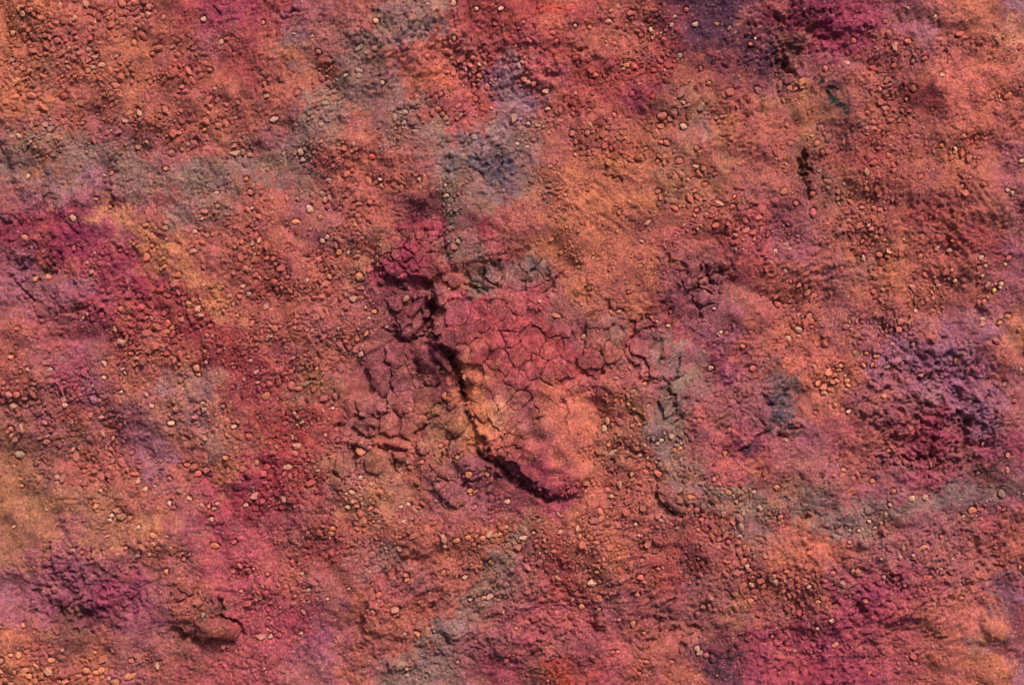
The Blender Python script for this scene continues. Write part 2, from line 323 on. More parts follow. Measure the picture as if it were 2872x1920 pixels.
# ------- the cracked mound: steep torn edge at its left, running out gently to the right
MOUND = [(1212, 900), (1228, 850), (1275, 822), (1370, 835), (1480, 850), (1590, 890), (1680, 960), (1730, 1080), (1720, 1230), (1660, 1340),
         (1600, 1388), (1545, 1390), (1500, 1362), (1470, 1335), (1440, 1295), (1395, 1282), (1362, 1262), (1350, 1225), (1305, 1140), (1300, 1085),
         (1288, 1040), (1262, 990), (1222, 948)]
w = window(1000, 640, 1900, 1560)
sd = polysd(JX[w], JY[w], MOUND)
cliff, _, _ = polydist(JX[w], JY[w], [(1290, 815), (1212, 900), (1222, 948), (1262, 990), (1300, 1085), (1350, 1225), (1395, 1282), (1470, 1335), (1545, 1390), (1600, 1390)])
run = 9 + 1.1 * np.clip(cliff - 40, 0, 260)
H[w] += (24 + 12 * pn(PX[w] / 45, PY[w] / 45, 58)) * sstep(sd / run + 0.25) * np.exp(-np.clip(cliff, 0, None) / 420) * (sd > -0.25 * run)
# the hollow at its foot
foot, side, _ = polydist(JX[w], JY[w], [(1196, 850), (1200, 905), (1205, 960), (1245, 1010), (1285, 1090), (1300, 1130), (1330, 1240), (1352, 1282), (1400, 1312), (1450, 1352), (1500, 1385), (1560, 1404)])
H[w] -= (9 + 7 * pn(PX[w] / 30, PY[w] / 30, 59)) * np.exp(-(foot / 12) ** 2) + 6 * np.exp(-(foot / 60) ** 2) * (sd < 0)

# ------- the smaller magenta block above it and the dark hollow round its left side
BLOCK = [(1050, 715), (1062, 672), (1110, 640), (1180, 625), (1236, 600), (1244, 660), (1236, 720), (1248, 770), (1205, 792), (1160, 776), (1120, 788), (1075, 776), (1053, 745)]
w = window(960, 540, 1330, 900)
sd = polysd(JX[w], JY[w], BLOCK)
H[w] += 18 * sstep(sd / 14 + 0.3) * sstep((PY[w] - 560) / 120)
d, _, _ = polydist(JX[w], JY[w], [(1036, 700), (1044, 770), (1085, 806), (1150, 822), (1200, 806)])
H[w] -= 13 * np.exp(-(d / 20) ** 2)

def carve(pts, width, depth):
    xs = [p[0] for p in pts]; ys = [p[1] for p in pts]
    w = window(min(xs) - 3 * width - 12, min(ys) - 3 * width - 12, max(xs) + 3 * width + 12, max(ys) + 3 * width + 12)
    d, _, t = polydist(JX[w], JY[w], pts)
    taper = 0.45 + 0.55 * np.sin(np.clip(t, 0.02, 0.98) * math.pi)
    H[w] -= depth * taper * np.clip(1.25 - d / width, 0, 1) ** 0.8

def scarp(pts, height, run, back):
    """a step: ground stands higher on the left of the line when walking along it in the picture, falling back over `back`"""
    xs = [p[0] for p in pts]; ys = [p[1] for p in pts]
    w = window(min(xs) - 2.5 * back, min(ys) - 2.5 * back, max(xs) + 2.5 * back, max(ys) + 2.5 * back)
    d, s, t = polydist(JX[w], JY[w], pts)
    e = -d * s
    fade = sstep(np.sin(np.clip(t, 0, 1) * math.pi) * 2.2)
    H[w] += fade * (height * sstep(e / run + 0.5) * np.exp(-np.clip(e, 0, None) / back) - 0.4 * height * np.exp(-((e + run) / (1.3 * run)) ** 2))

# fissures: points, half width, depth
FISS = [
 ([(492, 1768), (504, 1788), (524, 1799), (546, 1797)], 12, 34), ([(612, 1664), (619, 1696), (615, 1732)], 9, 28), ([(600, 1732), (634, 1733), (662, 1748), (684, 1784)], 7, 26), ([(1330, 1245), (1352, 1275), (1372, 1290), (1402, 1306), (1440, 1345), (1490, 1378), (1545, 1398)], 6, 22), ([(1285, 1020), (1300, 1060), (1302, 1110), (1318, 1140)], 7, 24), ([(1215, 840), (1207, 870), (1212, 905), (1230, 950)], 7, 26),
 ([(1190, 790), (1205, 800), (1212, 825), (1208, 860), (1220, 880)], 8, 32), ([(1205, 880), (1200, 905), (1180, 925), (1195, 945), (1215, 940)], 9, 34),
 ([(1180, 925), (1160, 948), (1130, 952), (1100, 948)], 6, 24), ([(1240, 995), (1262, 1000), (1290, 992)], 7, 26), ([(1262, 1000), (1280, 1035), (1296, 1070), (1298, 1118)], 8, 30),
 ([(1130, 880), (1105, 905), (1115, 940), (1108, 960)], 4, 18), ([(1150, 985), (1162, 1020), (1172, 1045), (1190, 1025)], 5, 22), ([(1172, 1045), (1180, 1075), (1210, 1090)], 4, 18),
 ([(968, 1125), (972, 1160), (1000, 1168), (1030, 1175), (1075, 1165), (1100, 1155), (1118, 1170), (1135, 1180)], 5, 22), ([(972, 1160), (962, 1190), (940, 1200)], 4, 20),
 ([(1100, 1155), (1103, 1140)], 3, 14), ([(1005, 1222), (1030, 1205), (1060, 1195)], 4, 18), ([(1050, 1252), (1085, 1256), (1110, 1260), (1130, 1262)], 7, 26),
 ([(1000, 1240), (992, 1265), (996, 1300)], 6, 22), ([(1125, 1262), (1100, 1280), (1102, 1300), (1115, 1320)], 5, 18), ([(1160, 1250), (1165, 1270)], 6, 20),
 ([(1180, 1220), (1190, 1190), (1215, 1170), (1245, 1160)], 4, 16), ([(1275, 1220), (1255, 1250), (1250, 1275), (1220, 1310), (1195, 1330)], 5, 20),
 ([(1190, 1340), (1210, 1355), (1230, 1350), (1260, 1340)], 5, 18), ([(1290, 1370), (1310, 1350), (1345, 1340)], 4, 16), ([(930, 1365), (935, 1385), (960, 1380)], 4, 14),
 ([(1470, 1220), (1475, 1180), (1462, 1170)], 0.1, 0), ([(1560, 1118), (1577, 1124), (1588, 1142), (1591, 1160), (1586, 1182), (1587, 1215)], 3.4, 11),
 ([(1620, 1050), (1640, 1052), (1660, 1060), (1690, 1045), (1693, 1015), (1680, 985), (1672, 965)], 4, 18), ([(1745, 975), (1752, 1000), (1775, 1025), (1795, 1050), (1805, 1075)], 8, 26),
 ([(1860, 1000), (1845, 1020), (1825, 1045)], 4, 18), ([(1805, 1075), (1840, 1065), (1865, 1058), (1875, 1085), (1888, 1110), (1900, 1145), (1908, 1175), (1888, 1195), (1870, 1196)], 4, 20),
 ([(1900, 1000), (1908, 1030), (1905, 1055), (1878, 1070)], 3, 14), ([(1880, 1070), (1912, 1058)], 3, 12),
 ([(1720, 1250), (1745, 1248), (1762, 1260), (1775, 1268), (1800, 1270)], 6, 22), ([(1760, 1158), (1790, 1165), (1800, 1185)], 6, 18), ([(1715, 1290), (1708, 1320), (1722, 1345)], 4, 14),
 ([(1880, 1385), (1900, 1410), (1925, 1430)], 4, 14), ([(1835, 1388), (1860, 1395), (1880, 1420), (1890, 1440)], 6, 18), ([(1640, 1380), (1620, 1400), (1600, 1392)], 4, 14),
 ([(1880, 735), (1915, 740), (1930, 770), (1928, 790)], 4, 18), ([(1965, 760), (1970, 755), (1964, 735)], 3, 14), ([(1985, 750), (1990, 790), (2000, 805)], 6, 24),
 ([(2060, 745), (2020, 760), (1990, 765), (1975, 760)], 5, 20), ([(2000, 800), (1965, 800), (1945, 812), (1925, 828)], 6, 24), ([(1945, 812), (1915, 795), (1900, 785)], 4, 18),
 ([(2055, 783), (2030, 782), (2012, 800), (2020, 835)], 4, 18), ([(1955, 830), (1958, 855), (1965, 880), (1968, 910)], 4, 16), ([(1885, 815), (1868, 850), (1850, 865)], 5, 14),
 ([(1830, 880), (1806, 885), (1800, 900), (1775, 875)], 4, 16), ([(1538, 815), (1555, 790), (1575, 768)], 4, 14), ([(1538, 815), (1515, 830)], 4, 12), ([(1536, 800), (1538, 750)], 4, 14),
 ([(1462, 760), (1460, 795), (1485, 790), (1482, 770)], 4, 14), ([(1700, 840), (1708, 865), (1712, 880), (1740, 872)], 5, 18), ([(1632, 770), (1640, 805), (1612, 835)], 3, 10),
 ([(1348, 750), (1346, 790), (1365, 815), (1380, 810)], 5, 18), ([(1300, 800), (1320, 806), (1360, 818)], 5, 18), ([(1398, 800), (1405, 815)], 5, 18), ([(1385, 745), (1395, 720), (1420, 705)], 3, 12),
 ([(1193, 640), (1196, 668), (1178, 685), (1165, 700)], 3, 12), ([(1212, 664), (1235, 672), (1242, 660)], 4, 14), ([(1080, 728), (1110, 735), (1135, 755), (1148, 762)], 4, 14),
 ([(1130, 722), (1150, 745), (1148, 758)], 3, 12), ([(1060, 762), (1090, 770), (1110, 780)], 3, 12), ([(1242, 640), (1248, 700), (1262, 745)], 6, 16),
 ([(2195, 120), (2200, 170), (2225, 200)], 6, 18), ([(2180, 160), (2210, 185), (2228, 205)], 6, 22), ([(2258, 416), (2262, 440), (2270, 462), (2282, 478)], 5, 34), ([(2244, 452), (2248, 470), (2256, 488), (2262, 500)], 9, 38), ([(2256, 500), (2262, 520), (2274, 550)], 5, 16),
 ([(2735, 120), (2760, 130), (2780, 115), (2790, 50)], 4, 10), ([(2790, 120), (2785, 145), (2765, 185)], 5, 12), ([(2700, 115), (2720, 105)], 4, 10), ([(2830, 370), (2850, 345), (2870, 330)], 5, 12), ([(2780, 380), (2740, 385), (2700, 390)], 4, 10),
 ([(1690, 490), (1735, 503), (1745, 520)], 4, 12), ([(1630, 625), (1638, 640)], 4, 12), ([(2090, 575), (2120, 588)], 6, 14), ([(1840, 725), (1862, 726)], 5, 12), ([(1930, 880), (1932, 900)], 3, 8),
 ([(15, 765), (40, 790), (80, 830), (110, 850)], 6, 14), ([(45, 750), (60, 765)], 8, 12), ([(300, 500), (306, 560), (296, 600)], 5, 14), ([(120, 765), (150, 770), (165, 760)], 8, 12), ([(180, 880), (220, 870), (250, 860)], 7, 14),
 ([(0, 620), (30, 630)], 8, 16), ([(500, 1215), (515, 1230), (522, 1240)], 6, 10), ([(270, 1190), (300, 1192), (320, 1215)], 5, 12),
 ([(2260, 820), (2268, 830)], 0.1, 0), ([(2380, 705), (2410, 708)], 9, 16), ([(2475, 890), (2480, 950)], 8, 18), ([(2640, 850), (2740, 880)], 0.1, 0), ([(2745, 870), (2765, 890)], 10, 22),
 ([(2600, 1000), (2595, 1020)], 8, 18), ([(2700, 1180), (2720, 1190), (2708, 1220), (2706, 1260)], 8, 34), ([(2660, 1170), (2690, 1168), (2720, 1180)], 10, 26), ([(2690, 1095), (2690, 1120), (2680, 1145)], 5, 16),
 ([(2612, 1115), (2605, 1140), (2640, 1150), (2670, 1145)], 5, 14), ([(2505, 1275), (2530, 1285), (2560, 1290), (2590, 1288), (2615, 1280)], 7, 24), ([(2616, 1190), (2618, 1240), (2612, 1280)], 7, 24), ([(2505, 1230), (2520, 1262)], 7, 20), ([(2560, 1170), (2620, 1200)], 7, 18),
 ([(2210, 1205), (2225, 1200), (2250, 1196)], 6, 20), ([(2180, 1225), (2200, 1220)], 6, 16), ([(2100, 1250), (2080, 1265)], 6, 16), ([(2110, 1240), (2150, 1215)], 6, 18), ([(2640, 200), (2642, 206)], 0.1, 0),
 ([(2290, 1460), (2320, 1448)], 7, 16), ([(2300, 1475), (2330, 1490)], 7, 14), ([(2255, 1450), (2285, 1448)], 6, 14), ([(1390, 1620), (1430, 1600)], 0.1, 0),
 ([(1840, 1735), (1845, 1780), (1830, 1800)], 6, 18), ([(1840, 1750), (1870, 1735), (1900, 1740)], 6, 16), ([(1650, 1755), (1690, 1770)], 9, 20), ([(1900, 1650), (1880, 1690), (1870, 1720)], 6, 16), ([(1885, 1780), (1900, 1765)], 7, 16), ([(1930, 1750), (1960, 1770)], 7, 16),
 ([(2400, 1690), (2415, 1710), (2420, 1740)], 8, 18), ([(2330, 1680), (2350, 1710)], 7, 14), ([(2700, 1660), (2720, 1630), (2740, 1610)], 6, 14), ([(2480, 1600), (2520, 1620)], 6, 14),
 ([(470, 1660), (490, 1680), (505, 1700)], 3, 10), ([(535, 1668), (545, 1655), (552, 1635)], 5, 16), ([(130, 1700), (200, 1650), (260, 1690)], 0.1, 0), ([(230, 1715), (265, 1725)], 8, 18), ([(280, 1700), (300, 1715)], 7, 16), ([(85, 1718), (105, 1720)], 6, 16),
 ([(1250, 1790), (1252, 1810)], 5, 16), ([(1195, 1720), (1215, 1710)], 7, 12), ([(770, 40), (800, 60), (830, 30), (860, 45)], 5, 12),
 ([(1622, 140), (1645, 145)], 7, 18), ([(1650, 168), (1670, 165)], 6, 16), ([(1530, 215), (1570, 200)], 7, 12), ([(2140, 1100), (2160, 1140)], 7, 14), ([(2190, 1110), (2220, 1100)], 6, 12), ([(2170, 1180), (2180, 1190)], 10, 14),
]
for pts, wd, dp in FISS:
    if dp: carve(pts, wd * 1.15, dp)
# steps in the ground; the high side lies left of the line while walking along it (left of a walk to the right is up the picture)
SCARPS = [([(1180, 1560), (1130, 1590), (1080, 1630), (1038, 1675), (1022, 1740), (1018, 1795)], 30, 14, 70), ([(1150, 1800), (1110, 1825), (1092, 1850), (1090, 1880)], 20, 12, 60),
          ([(2480, 1850), (2500, 1770), (2560, 1700)], 8, 26, 50), ([(2868, 1620), (2820, 1690), (2770, 1730), (2740, 1780)], 30, 40, 90), 
          ([(2270, 100), (2300, 108), (2400, 75), (2480, 70)], 16, 18, 60), ([(1240, 1620), (1320, 1600), (1360, 1570), (1420, 1555)], 12, 16, 60),
          ([(2870, 480), (2800, 520), (2700, 560)], 7, 20, 60), ([(1120, 120), (1180, 60), (1250, 40)], 8, 14, 50), ([(2130, 720), (2060, 745), (2000, 770)], 6, 14, 60), ([(240, 980), (120, 950), (20, 900)], 7, 20, 60)]
for pts, h_, run_, back_ in SCARPS:
    scarp(pts, h_, run_, back_)
for pts, wd, dp in [([(1335, 865), (1352, 925), (1372, 1000), (1400, 1060), (1425, 1125)], 26, 13), ([(1440, 1135), (1480, 1112), (1530, 1132), (1562, 1118)], 18, 4), ([(1420, 940), (1500, 960), (1560, 1000)], 24, 4),
                    ([(1370, 1130), (1420, 1190), (1450, 1260), (1480, 1330)], 18, 7)]:
    carve(pts, wd, dp)
# round hollows: x, y, rx, ry, depth
PITS = [(2300, 92, 34, 22, 18), (505, 1770, 50, 26, 10), (660, 1745, 40, 40, 5),
        (2690, 1120, 30, 26, 14), (2690, 1196, 46, 20, 18), (1010, 1300, 36, 46, 12), (1190, 1060, 30, 30, 10), (1640, 1150, 60, 60, 6), (1440, 1500, 70, 40, 6),
        (55, 770, 46, 40, 16), (1160, 800, 60, 18, 10), (1170, 870, 60, 40, 12), (2840, 1700, 70, 60, 12), (955, 1745, 60, 50, 8), (2240, 60, 60, 30, 8)]
for (cx, cy, rx, ry, dp) in PITS:
    w = window(cx - 2.5 * rx, cy - 2.5 * ry, cx + 2.5 * rx, cy + 2.5 * ry)
    d = np.hypot((WX[w] - cx) / rx, (WY[w] - cy) / ry)
    H[w] -= dp * sstep((1.5 - d) / 0.9)
# wrinkled folds in the purple hollow at the right and on the tan fan beside the mound
w = window(2580, 960, 2800, 1320)
r_ = np.hypot(WX[w] - 2680, WY[w] - 1110)
H[w] += 3.5 * np.sin(r_ / 4.6 + 3 * pn(PX[w] / 50, PY[w] / 50, 77)) * sstep((120 - r_) / 60) * sstep((r_ - 22) / 20)

def sampler(A):
    def f(x, y):
        x = np.asarray(x, np.float64); y = np.asarray(y, np.float64)
        i = np.clip(np.searchsorted(XL, x) - 1, 0, NX - 2); j = np.clip(np.searchsorted(YL, y) - 1, 0, NY - 2)
        u = (x - XL[i]) / (XL[i + 1] - XL[i]); v = (y - YL[j]) / (YL[j + 1] - YL[j])
        return (A[j, i] * (1 - u) + A[j, i + 1] * u) * (1 - v) + (A[j + 1, i] * (1 - u) + A[j + 1, i + 1] * u) * v
    return f
H = H.astype(np.float32)

# ------------------------------------------------------------------ crust of dried clay, broken into plates
def W(px, py, z):
    return np.stack([(np.asarray(px) - 1436.0) / 1000.0, (960.0 - np.asarray(py)) / 1000.0, np.asarray(z) / 1000.0], -1)

# loose clods: x, y, length, width, tilt, rise, dome, colour mix, label
CLODS = [
 (1055, 1292, 70, 62, 70, 9, 4, "largest tan flat clod lying among gravel below the cracked apron"),
 (1122, 1281, 31, 28, 0, 9, 5, "small round red clod standing in a gravel ring"),
 (1186, 1256, 40, 32, -15, 10, 5, "pale orange rounded clod beside a short dark crack"),
 (1267, 1136, 30, 20, 35, 9, 4, "brown oval clod at the foot of the tan fan"),
 (1017, 1163, 22, 17, 0, 6, 3, "small pink clod wedged in the long horizontal crack"),
 (1240, 1003, 56, 30, -45, 12, 6, "dark red sausage shaped clod lying in the shaded fissure"),
 (1103, 1243, 40, 30, 15, 6, 4, "rose flat clod above the black gap of the apron"),
 (1069, 1249, 20, 17, 0, 5, 3, "little rose clod left of the black gap of the apron"),
 (1228, 828, 60, 56, 70, 16, 4, "wedge shaped red clod between magenta block and cracked mound"),
 (1275, 786, 42, 34, 50, 12, 5, "orange angular clod above the wedge shaped one"),
 (1252, 776, 32, 26, 20, 8, 4, "small orange clod right under the magenta block"),
 (1108, 853, 46, 30, -45, 8, 3, "bright magenta flake lying alone in the dark hollow"),
 (1163, 868, 56, 17, 48, 9, 4, "long purple shard leaning in the dark hollow"),
 (1790, 916, 26, 18, 85, 8, 4, "deep red pebble shaped clod with dark rim"),
 (1290, 1180, 90, 48, 60, 12, 8, "folded tan clay fan hanging off the mound edge"),
 (1325, 1062, 30, 16, -60, 8, 4, "small orange clod fallen against the mound edge"),
 (1405, 1322, 34, 20, -40, 8, 4, "dark purple clod at the mound's lower edge"),
 (1196, 880, 26, 18, 70, 12, 3, "dark wine clod leaning into the fissure's upper end"),
 (1176, 930, 34, 22, 15, 11, 3, "wine red block bridging the fissure beside the apron"),
 (1222, 962, 26, 18, -35, 12, 3, "rust block sunk in the fissure bend"),
 (1258, 1030, 30, 18, -60, 12, 4, "brown block on the fissure's left lip"),
 (1312, 1140, 24, 16, -65, 10, 4, "small tan block above the clay fan"),
 (1352, 1258, 30, 20, -30, 10, 4, "orange block at the fan's lower tip"),
 (1372, 1300, 24, 16, -20, 9, 4, "plum block below the fan's lower tip"),
 (1448, 1352, 30, 18, -40, 9, 4, "purple block under the mound's smooth lobe"),
 (1512, 1384, 22, 14, -20, 8, 3, "small purple block at the lobe's lowest edge"),
 (1130, 800, 30, 16, 10, 8, 3, "dark magenta block in the hollow under the magenta block"),
 (1070, 790, 22, 15, -40, 7, 3, "small wine block at the hollow's left end"),
 (1880, 1398, 92, 44, -42, 9, 5, "elongated rose slab between gravel strips low right of centre"),
]
# zone outline, plate spacing, gap, rise, share of plates missing
ZONES = [
 ("mound", [(1222, 905), (1240, 850), (1290, 828), (1400, 842), (1520, 870), (1610, 930), (1640, 1010), (1600, 1080), (1500, 1120), (1440, 1180), (1380, 1230), (1335, 1180), (1305, 1110), (1296, 1040), (1262, 985)], 58, 1.9, 0.6, 0.0),
 ("mound_tail", [(1380, 1235), (1440, 1185), (1470, 1230), (1465, 1300), (1430, 1290), (1385, 1270)], 27, 2.4, 1.0, 0.0),
 ("block", [(1058, 720), (1068, 680), (1115, 645), (1190, 640), (1240, 650), (1232, 720), (1200, 770), (1150, 765), (1110, 778), (1070, 765)], 38, 2.4, 1.5, 0.0),
 ("grey", [(1286, 740), (1330, 728), (1400, 735), (1418, 780), (1400, 815), (1330, 812), (1295, 795)], 46, 4.2, 3, 0.0),
 ("apron", [(1000, 1005), (1100, 950), (1180, 960), (1225, 1000), (1255, 1050), (1240, 1110), (1275, 1160), (1215, 1180), (1180, 1220), (1120, 1250), (1050, 1240), (975, 1230), (955, 1170), (970, 1110)], 74, 4.5, 3, 0.06),
 ("apron_low", [(935, 1230), (1000, 1245), (1000, 1320), (960, 1370), (930, 1360)], 60, 4.0, 2, 0.1),
 ("apron_foot", [(1200, 1300), (1260, 1270), (1300, 1330), (1350, 1400), (1300, 1440), (1220, 1430), (1190, 1350)], 66, 4.0, 2, 0.15),
 ("hollow", [(1090, 860), (1150, 830), (1200, 850), (1205, 900), (1185, 940), (1120, 950), (1080, 930)], 46, 5.0, 3, 0.1),
 ("right", [(1640, 880), (1690, 870), (1760, 930), (1750, 1000), (1700, 1060), (1640, 1060), (1600, 1000)], 62, 3.2, 1.5, 0.05),
 ("slab", [(1762, 945), (1800, 930), (1860, 950), (1866, 1000), (1868, 1055), (1810, 1075), (1785, 1030), (1755, 1000)], 70, 3.5, 5, 0.0),
 ("grey_rim", [(1872, 960), (1906, 985), (1905, 1055), (1880, 1060), (1870, 1010)], 56, 3.5, 3, 0.0),
 ("grey_low", [(1840, 1085), (1872, 1080), (1906, 1160), (1890, 1196), (1850, 1190), (1835, 1130)], 52, 3.2, 3, 0.0),
 ("violet", [(1900, 760), (1940, 740), (1990, 745), (2050, 770), (2040, 800), (2010, 850), (1970, 870), (1930, 860), (1890, 830)], 47, 4.0, 2, 0.06),
 ("upper_right", [(1860, 710), (1950, 705), (1960, 745), (1900, 760), (1870, 745)], 50, 3.5, 1, 0.1),
 ("left_edge", [(1440, 700), (1480, 690), (1540, 750), (1560, 800), (1500, 840), (1450, 800)], 54, 3.2, 1, 0.1),
 ("lower", [(1780, 870), (1830, 860), (1840, 920), (1790, 940), (1740, 930)], 40, 4.0, 3, 0.1),
 ("foot", [(1836, 1340), (1900, 1350), (1930, 1420), (1880, 1450), (1830, 1420)], 64, 4.0, 4, 0.1),
 ("pebbly", [(1710, 1285), (1760, 1280), (1780, 1340), (1730, 1350)], 52, 4.0, 3, 0.0),
 ("left_low", [(465, 1640), (540, 1625), (545, 1670), (530, 1715), (495, 1700)], 42, 3.6, 4, 0.0),
 ("mound_right", [(1500, 1125), (1600, 1085), (1610, 1130), (1580, 1120), (1560, 1118), (1510, 1180), (1475, 1200), (1450, 1190)], 50, 2.6, 1, 0.1),
]

def clip_poly(poly, nx, ny, c):
    """keep the side n.p <= c"""
    out = []
    for k in range(len(poly)):
        p, q = poly[k], poly[(k + 1) % len(poly)]
        a, b = nx * p[0] + ny * p[1] - c, nx * q[0] + ny * q[1] - c
        if a <= 0: out.append(p)
        if (a < 0) != (b < 0):
            t = a / (a - b); out.append((p[0] + t * (q[0] - p[0]), p[1] + t * (q[1] - p[1])))
    return out

def densify(poly, step):
    out = []
    for k in range(len(poly)):
        p, q = poly[k], poly[(k + 1) % len(poly)]
        n = max(1, int(math.hypot(q[0] - p[0], q[1] - p[1]) / step))
        for i in range(n): out.append((p[0] + (q[0] - p[0]) * i / n, p[1] + (q[1] - p[1]) * i / n))
    return np.array(out)

plate_outlines = []          # (outline, rise)
zone_low = np.zeros(PX.shape, np.float32)
prs = random.Random(5)
for (zname, zp, sp, gap, rise, miss) in ZONES:
    xs = [p[0] for p in zp]; ys = [p[1] for p in zp]
    x0, x1, y0, y1 = min(xs) - sp, max(xs) + sp, min(ys) - sp, max(ys) + sp
    seeds = []
    for _ in range(4000):
        c = (prs.uniform(x0, x1), prs.uniform(y0, y1))
        loc = sp * prs.choice((0.72, 0.85, 1.0, 1.3))
        if all((c[0] - s[0]) ** 2 + (c[1] - s[1]) ** 2 > loc * loc for s in seeds): seeds.append(c)
    w = window(x0, y0, x1, y1)
    sdz = polysd(PX[w], PY[w], zp)
    zone_low[w] = np.maximum(zone_low[w], sstep((sdz + 4) / 14))
    sds = polysd(np.array([s[0] for s in seeds], np.float32), np.array([s[1] for s in seeds], np.float32), zp)
    for k, s in enumerate(seeds):
        if sds[k] < 1 or prs.random() < miss or any(math.hypot(s[0] - c[0], s[1] - c[1]) < 0.42 * (c[2] + c[3]) * .5 + 8 for c in CLODS): continue
        poly = [(s[0] - 2 * sp, s[1] - 2 * sp), (s[0] + 2 * sp, s[1] - 2 * sp), (s[0] + 2 * sp, s[1] + 2 * sp), (s[0] - 2 * sp, s[1] + 2 * sp)]
        for j, o in enumerate(seeds):
            if j == k: continue
            dx, dy = o[0] - s[0], o[1] - s[1]
            L = math.hypot(dx, dy)
            if L > 3.2 * sp: continue
            g = gap * (0.14 + 1.7 * abs(math.sin(12.9 * (k + 1) * (j + 1) + 7.1 * (k + j))) ** 5) * 0.5
            poly = clip_poly(poly, dx / L, dy / L, (dx * (s[0] + o[0]) + dy * (s[1] + o[1])) / (2 * L) - g)
            if len(poly) < 3: break
        if len(poly) < 3: continue
        P = densify(poly, 4.0)
        if len(P) < 6: continue
        P = np.stack([P[:, 0] + 13 * pn(P[:, 0] / 30, P[:, 1] / 30, 93) + 4 * pn(P[:, 0] / 8, P[:, 1] / 8, 94),
                      P[:, 1] + 13 * pn(P[:, 0] / 30, P[:, 1] / 30, 95) + 4 * pn(P[:, 0] / 8, P[:, 1] / 8, 96)], 1)
        fade = min(1.0, 0.35 + max(0.0, float(sds[k])) / 40)
        plate_outlines.append((P, rise * fade * prs.uniform(0.5, 1.5), 0.0))

H0 = sampler(H)
H0 = sampler(H + 0.35 * MED * zone_low)
GROUND = H + MED * (1 - 0.65 * zone_low) - 11 * zone_low
# fine grains in the soil
GRAIN = (1.9 * pn(PX / 6.5, PY / 6.5, 101) + 1.7 * np.abs(pn(PX / 11, PY / 11, 102))) * IN * (1 - 0.7 * SMOOTH)
GROUND = GROUND + GRAIN

